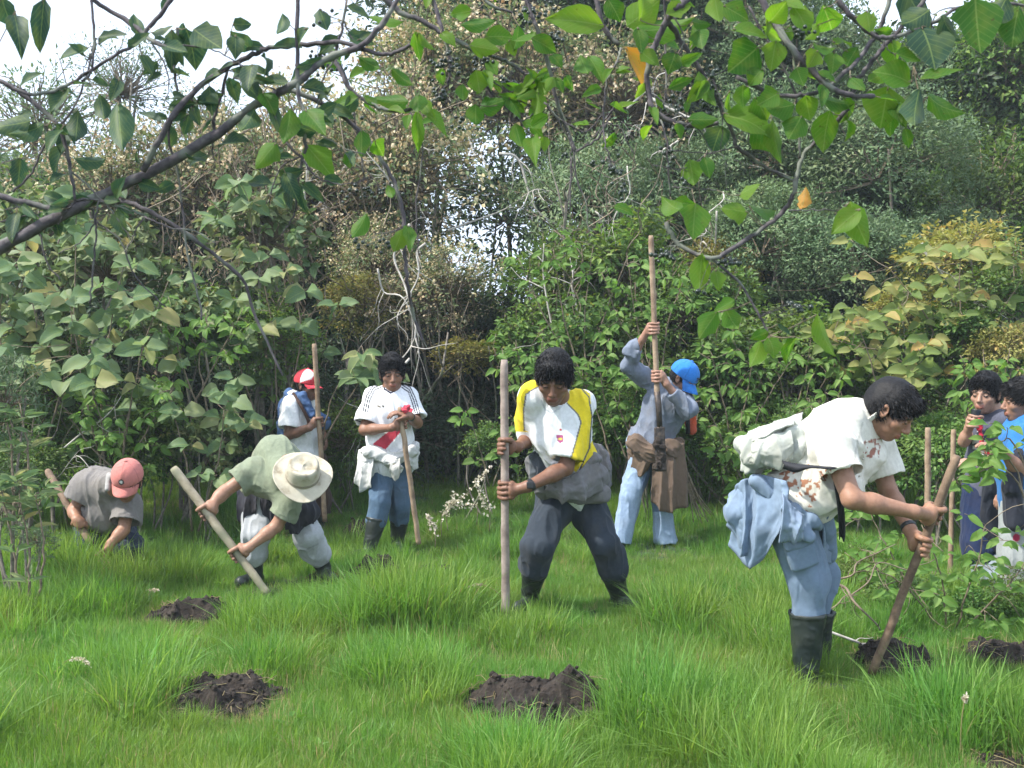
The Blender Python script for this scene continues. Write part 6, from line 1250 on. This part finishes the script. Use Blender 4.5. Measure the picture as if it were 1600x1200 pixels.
for ent in LV.replace('\n', '').split(';'):
    if not ent.strip(): continue
    x_, y_, L, W, an, k = ent.split(); x_, y_, L, W, an = map(float, (x_, y_, L, W, an)); a = math.radians(an); c, s_ = math.cos(a), math.sin(a)
    bx, by = x_-c*L/2, y_-s_*L/2; tx, ty = x_+c*L/2, y_+s_*L/2
    dist = np.hypot(bpx[:, 0]-bx, bpx[:, 1]-by); i = int(np.argmin(dist)); d = bpx[i, 2]-rl.uniform(0, .04); g_ = bpg[i]
    base = P(bx, by, d); tip = P(tx, ty, d-rl.normal(0, .03)); n = V3((rl.normal(0, .3), -1, .35+rl.normal(0, .35))); n = n if rl.random() < .5 else -n
    cc2 = (base+tip)/2; put_leaf(bro[g_], LM[k][int(rl.integers(4))], cc2+(base-cc2)*1.06, cc2+(tip-cc2)*1.06, n, W/F*d*1.28)
    j = P(bpx[i, 0], bpx[i, 1], bpx[i, 2]); petT[g_].add(smooth_line([j, (j+base)/2+np.array([0, 0, -.004]), base, base+(tip-base)*.08], 3), .0012, 4)
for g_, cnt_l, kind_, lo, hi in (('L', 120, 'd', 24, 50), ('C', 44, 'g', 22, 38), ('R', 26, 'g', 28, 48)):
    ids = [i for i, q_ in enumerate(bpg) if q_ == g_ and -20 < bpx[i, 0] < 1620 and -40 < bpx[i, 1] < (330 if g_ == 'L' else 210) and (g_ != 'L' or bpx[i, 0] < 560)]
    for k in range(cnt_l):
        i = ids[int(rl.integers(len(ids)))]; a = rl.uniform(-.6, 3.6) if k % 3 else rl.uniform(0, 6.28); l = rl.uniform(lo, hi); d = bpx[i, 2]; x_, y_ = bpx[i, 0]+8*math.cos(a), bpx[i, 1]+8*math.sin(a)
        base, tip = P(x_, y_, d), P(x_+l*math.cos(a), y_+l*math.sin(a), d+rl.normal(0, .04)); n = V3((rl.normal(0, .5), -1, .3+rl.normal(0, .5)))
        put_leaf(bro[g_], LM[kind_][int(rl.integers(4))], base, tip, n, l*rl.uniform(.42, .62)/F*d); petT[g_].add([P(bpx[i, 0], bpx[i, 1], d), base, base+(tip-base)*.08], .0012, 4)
for g_, tb in petT.items(): o = part('leaf_stalks', tb.mesh('leaf_stalks', m_twig), bro[g_]); o['kind'] = 'stuff'
# berries: centre px, spread, count
m_berry = plain('dark_berry', (.012, .02, .016), .28, (.03, .05, .03), 60, 0, .6)
bsd = np.array([[math.cos(a)*math.sin(b_), math.sin(a)*math.sin(b_), math.cos(b_)] for b_ in np.linspace(0, math.pi, 6) for a in np.linspace(0, 2*math.pi, 8, endpoint=False)])
bq = np.array([[i*8+j, i*8+(j+1) % 8, (i+1)*8+(j+1) % 8, (i+1)*8+j] for i in range(5) for j in range(8)])
BE = {'L': [], 'C': [], 'R': []}; st = {'L': Tubes(), 'C': Tubes(), 'R': Tubes()}
for cx, cy, sx, sy, n in [(700, 100, 28, 22, 34), (690, 150, 22, 12, 16), (575, 300, 45, 18, 36), (500, 95, 32, 28, 40), (545, 175, 28, 16, 12), (760, 100, 28, 30, 34), (800, 130, 18, 14, 16), (885, 245, 12, 8, 6), (960, 265, 16, 22, 20), (975, 300, 12, 12, 12), (840, 20, 34, 20, 40), (870, 60, 18, 24, 26),
                         (1045, 240, 12, 20, 20), (1060, 160, 30, 16, 22), (1110, 150, 22, 22, 20), (1060, 205, 14, 8, 8), (1140, 410, 24, 8, 22), (1040, 400, 20, 10, 26), (1250, 50, 28, 10, 26), (1285, 64, 16, 6, 8), (560, 380, 24, 12, 10), (600, 385, 20, 14, 10), (1250, 480, 28, 10, 20), (500, 30, 20, 20, 12), (720, 190, 14, 14, 10), (1075, 285, 14, 10, 10), (1110, 115, 14, 14, 10), (1090, 455, 12, 10, 8), (930, 255, 16, 6, 6)]:
    i = int(np.argmin(np.hypot(bpx[:, 0]-cx, bpx[:, 1]-cy+sy))); g_ = bpg[i]; d = bpx[i, 2]; j = P(bpx[i, 0], bpx[i, 1], d)
    for k in range(int(n*.7)):
        c = P(cx+rl.normal(0, sx*.42), cy+rl.normal(0, sy*.42), d+rl.normal(0, .02)); BE[g_].append(bsd*(.0042+.0016*rl.random())+c)
        if k % 2 == 0: st[g_].add([j+rl.normal(0, .004, 3), (j+c)/2+rl.normal(0, .01, 3), c], .0007, 3, False)
for g_ in BE:
    if not BE[g_]: continue
    n = len(BE[g_]); o = part('berries', mesh_np('berries', np.concatenate(BE[g_]), np.concatenate([bq+48*i for i in range(n)]), True, None, [m_berry]), bro[g_]); o['kind'] = 'stuff'
    o = part('berry_stalks', st[g_].mesh('berry_stalks', m_bough), bro[g_]); o['kind'] = 'stuff'

# ------------------------------------------------------------------ nearer shrubs with leaves one can pick apart
def leafy(kind, name, label, cat, stems, n, L, spread, mat=None, whorl=4, wr=.6, seed=0, down=.25, group=None):
    """stems: lists of (px, py, d); each carries whorls of single leaves"""
    r = np.random.default_rng(seed); root = empty(name, P(*stems[0][0]), label, cat, group); tips = []
    for st_ in stems:
        S = smooth_line([P(*a) for a in st_], 6, .004, r); tb = Tubes(); tb.add(S, np.linspace(.010 if L > .1 else .006, .003, len(S)), 5); part('stem', tb.mesh('stem', mat or m_twig), root)
        for i in range(len(S)//4, len(S)): tips.append((S[i], nrm(S[min(i+1, len(S)-1)]-S[i-1]), i/len(S)))
    wts = np.array([t[2]**2+.1 for t in tips]); k = 0; tb = Tubes()
    while k < n:
        c, ax, _ = tips[r.choice(len(tips), p=wts/wts.sum())]; c = c+r.normal(0, spread, 3); j = tips[int(np.argmin([np.linalg.norm(t[0]-c) for t in tips]))][0]
        if np.linalg.norm(j-c) > .02: tb.add(smooth_line([j, (j+c)/2+r.normal(0, .02, 3), c], 3), .003 if L > .1 else .002, 4)
        a0 = r.random()*6.28
        for m in range(whorl):
            if k >= n: break
            a = a0+6.283*m/whorl+r.normal(0, .3); dr = nrm(V3((math.cos(a), .6*math.sin(a)-.15, .15-down*3.2*r.random()))); l = L*r.uniform(.55, 1.2)
            base = c+dr*.02; put_leaf(root, LB[kind][int(r.integers(3))], base, base+dr*l, V3((r.normal(0, .45), -.9-.5*r.random(), .75+r.normal(0, .35))), l*wr*r.uniform(.85, 1.1)); k += 1
    if tb.v: part('side_twigs', tb.mesh('side_twigs', m_twig), root)['kind'] = 'stuff'
    return root
BL = 'broad_leaved_shrub'
leafy('broad', BL, 'dusty green shrub with big soft leaves at the far left under the bough', 'shrub', [[(40, 760, 9), (60, 560, 8.9), (40, 380, 8.7)], [(60, 740, 9), (110, 540, 8.8), (120, 330, 8.7)], [(30, 740, 9), (0, 520, 8.8), (10, 420, 8.7)]], 140, .20, .21, None, 5, .72, 1)
leafy('broad', BL, 'dusty green shrub with big soft leaves directly above the pink cap', 'shrub', [[(170, 800, 8.8), (160, 600, 8.7), (200, 380, 8.6)], [(180, 780, 8.8), (220, 560, 8.6), (270, 420, 8.6)], [(170, 780, 8.8), (130, 600, 8.5), (110, 480, 8.5)]], 150, .19, .21, None, 5, .72, 2)
leafy('broad', BL, 'pale broad-leaved shrub rising left of the blossom and above the red and white cap', 'shrub', [[(420, 760, 10), (430, 560, 9.8), (390, 330, 9.6)], [(430, 720, 10), (470, 520, 9.7), (440, 400, 9.6)], [(420, 720, 10), (370, 560, 9.7), (330, 480, 9.6)]], 140, .19, .21, None, 5, .7, 3)
leafy('broad', BL, 'low broad-leaved shrub between the pink cap man and the sun hat', 'shrub', [[(300, 830, 8.6), (290, 720, 8.5), (260, 610, 8.5)], [(310, 830, 8.6), (340, 720, 8.5), (350, 640, 8.5)]], 60, .17, .11, None, 4, .7, 4)
leafy('broad', BL, 'whorl of large grey-green leaves just left of the striped shirt man\'s head', 'shrub', [[(500, 700, 9.4), (520, 620, 9.3), (565, 540, 9.2)], [(500, 700, 9.4), (560, 600, 9.3), (600, 560, 9.3)]], 26, .26, .07, None, 6, .5, 5)
leafy('olive', 'yellowing_shrub', 'olive shrub with soft yellowing leaves spreading across the right bank', 'shrub', [[(1500, 640, 9.4), (1450, 500, 9.3), (1390, 420, 9.2)], [(1510, 640, 9.4), (1500, 480, 9.3), (1500, 380, 9.2)], [(1520, 640, 9.4), (1560, 500, 9.3), (1600, 430, 9.2)], [(1500, 640, 9.4), (1400, 560, 9.3), (1300, 530, 9.3)]], 260, .17, .19, None, 4, .6, 6)
leafy('olive', 'yellowing_shrub', 'small olive shrub above the stooping big man\'s hair', 'shrub', [[(1390, 720, 8.8), (1370, 600, 8.8), (1340, 500, 8.7)], [(1390, 720, 8.8), (1420, 600, 8.8), (1440, 540, 8.7)]], 70, .16, .12, None, 4, .62, 7)
leafy('bright', 'leafy_shrub', 'fresh green low bush around the rough pole and in front of the boy', 'shrub', [[(1480, 990, 5.9), (1470, 900, 5.8), (1440, 820, 5.7)], [(1490, 990, 5.9), (1520, 900, 5.8), (1540, 820, 5.7)], [(1500, 990, 5.9), (1570, 920, 5.8), (1600, 880, 5.8)], [(1470, 990, 5.9), (1420, 920, 5.8), (1370, 890, 5.8)], [(1470, 980, 5.9), (1400, 880, 6), (1360, 800, 6.1)]], 240, .085, .13, None, 4, .5, 8)
leafy('bright', 'leafy_shrub', 'leafy sprig held out in front of the boy\'s waist', 'shrub', [[(1640, 990, 5.3), (1590, 740, 5.2), (1530, 705, 5.2)], [(1640, 900, 5.3), (1580, 740, 5.2), (1500, 745, 5.2)], [(1640, 850, 5.3), (1590, 700, 5.2), (1560, 690, 5.2)]], 60, .10, .05, None, 4, .5, 9)
leafy('bright', 'leafy_shrub', 'pale green seedling bush low in the hollow behind the upright stake', 'shrub', [[(765, 760, 8.9), (750, 700, 8.9), (735, 660, 8.9)], [(770, 760, 8.9), (790, 700, 8.9), (800, 660, 8.9)]], 60, .10, .07, None, 4, .55, 10)
for k, (x0, y0, w_, h_, d_, lab) in enumerate([(900, 430, 90, 90, 10.1, 'between the thick stake and the tall pole'), (830, 560, 60, 60, 9.9, 'beside the yellow shirt man\'s hair'), (1010, 450, 70, 80, 10.1, 'around the tall pole'), (1150, 590, 90, 60, 9.6, 'to the right of the blue cap'), (1240, 560, 90, 60, 9.7, 'over the big man\'s back'), (960, 590, 60, 60, 9.7, 'between the yellow and the grey shirts'),
                                                  (1180, 690, 60, 50, 9.2, 'behind the off-white satchel'), (300, 520, 80, 60, 9.0, 'glowing above the leaning pale pole'), (420, 540, 60, 50, 10.2, 'over the red and white cap'), (180, 640, 90, 60, 8.6, 'right above the pink cap'), (1350, 640, 90, 60, 9.0, 'around the big man\'s head'), (1560, 570, 60, 50, 8.6, 'behind the boy\'s hair')]):
    leafy('bright', 'leafy_shrub', 'spray of fresh pointed green leaves '+lab, 'shrub', [[(x0+rl.normal(0, 20), y0+h_*2.2, d_), (x0+sx*w_*.5, y0+h_*.8, d_), (x0+sx*w_, y0-h_*.6*abs(1-abs(sx)*.5), d_-.1)] for sx in (-1, -.4, .3, .9)], 150, .105, .13, None, 5, .46, 20+k, .4)
for k, (x0, y0, d_, lab) in enumerate([(20, 720, 6.4, 'tall pale lance-leaved weed at the left edge, upper one'), (45, 860, 6.2, 'pale lance-leaved weed at the left edge above the grass')]):
    leafy('broad', 'lance_leaved_plant', lab, 'plant', [[(x0+sx*10, y0+90, d_), (x0+sx*24, y0, d_), (x0-15+sx*26, y0-90, d_)] for sx in (-1, 0, 1)], 80, .13, .04, None, 5, .24, 50+k, -.1)
# white flower spikes
for k, (x0, y0, x1, y1) in enumerate([(700, 800, 768, 728), (690, 810, 712, 770), (745, 790, 700, 786), (765, 800, 742, 752), (680, 826, 668, 806)]):
    root = empty('flower_spike', P(x0, y0, 7.9), 'white feathery flower spike '+['pointing up right, longest of the cluster', 'upright and short in the cluster', 'lying over to the left in the cluster', 'upright in the middle of the cluster', 'small and low by the slanting brown pole'][k], 'flower', 'white flower spikes left of the upright stake')
    S = smooth_line([P(x0, y0+30, 7.9), P(x0, y0, 7.9), P((x0+x1)/2, (y0+y1)/2+3, 7.9), P(x1, y1, 7.88)], 4); tb = Tubes(); tb.add(S, .003, 4); part('stem', tb.mesh('stem', m_twig), root)
    n = 75; u = rl.random(n); p_ = P(x0, y0, 7.9)+(P(x1, y1, 7.88)-P(x0, y0, 7.9))*u[:, None]+rl.normal(0, .016, (n, 3))*(1.2-u)[:, None]; v, q_, _ = leaves(p_, rdir(rl, n), rdir(rl, n), .02+.01*rl.random(n), .7, rl, six=False)
    part('florets', mesh_np('florets', v, q_, False, np.repeat(rl.random(n)*.5+.5, 4), [m_seed]), root)['kind'] = 'stuff'
# fallen sticks by the big man
for k, (a, b_, d_, w_) in enumerate([((1290, 985), (1390, 1000), 5.2, .008), ((1300, 910), (1375, 985), 5.3, .009), ((1310, 905), (1400, 850), 5.6, .006), ((1330, 930), (1440, 870), 5.5, .005), ((1270, 960), (1340, 930), 5.4, .006)]):
    branchy('fallen_stick', 'thin dry stick '+['lying flat left of the soil heap by the rough pole', 'arching down to the soil heap by the rough pole', 'slanting up behind the rough pole', 'crossing behind the big man\'s hands', 'short, next to the big man\'s boot'][k], 'stick', a, b_, d_, w_, m_dead if k == 0 else m_twig, 3, .1, 500+k)
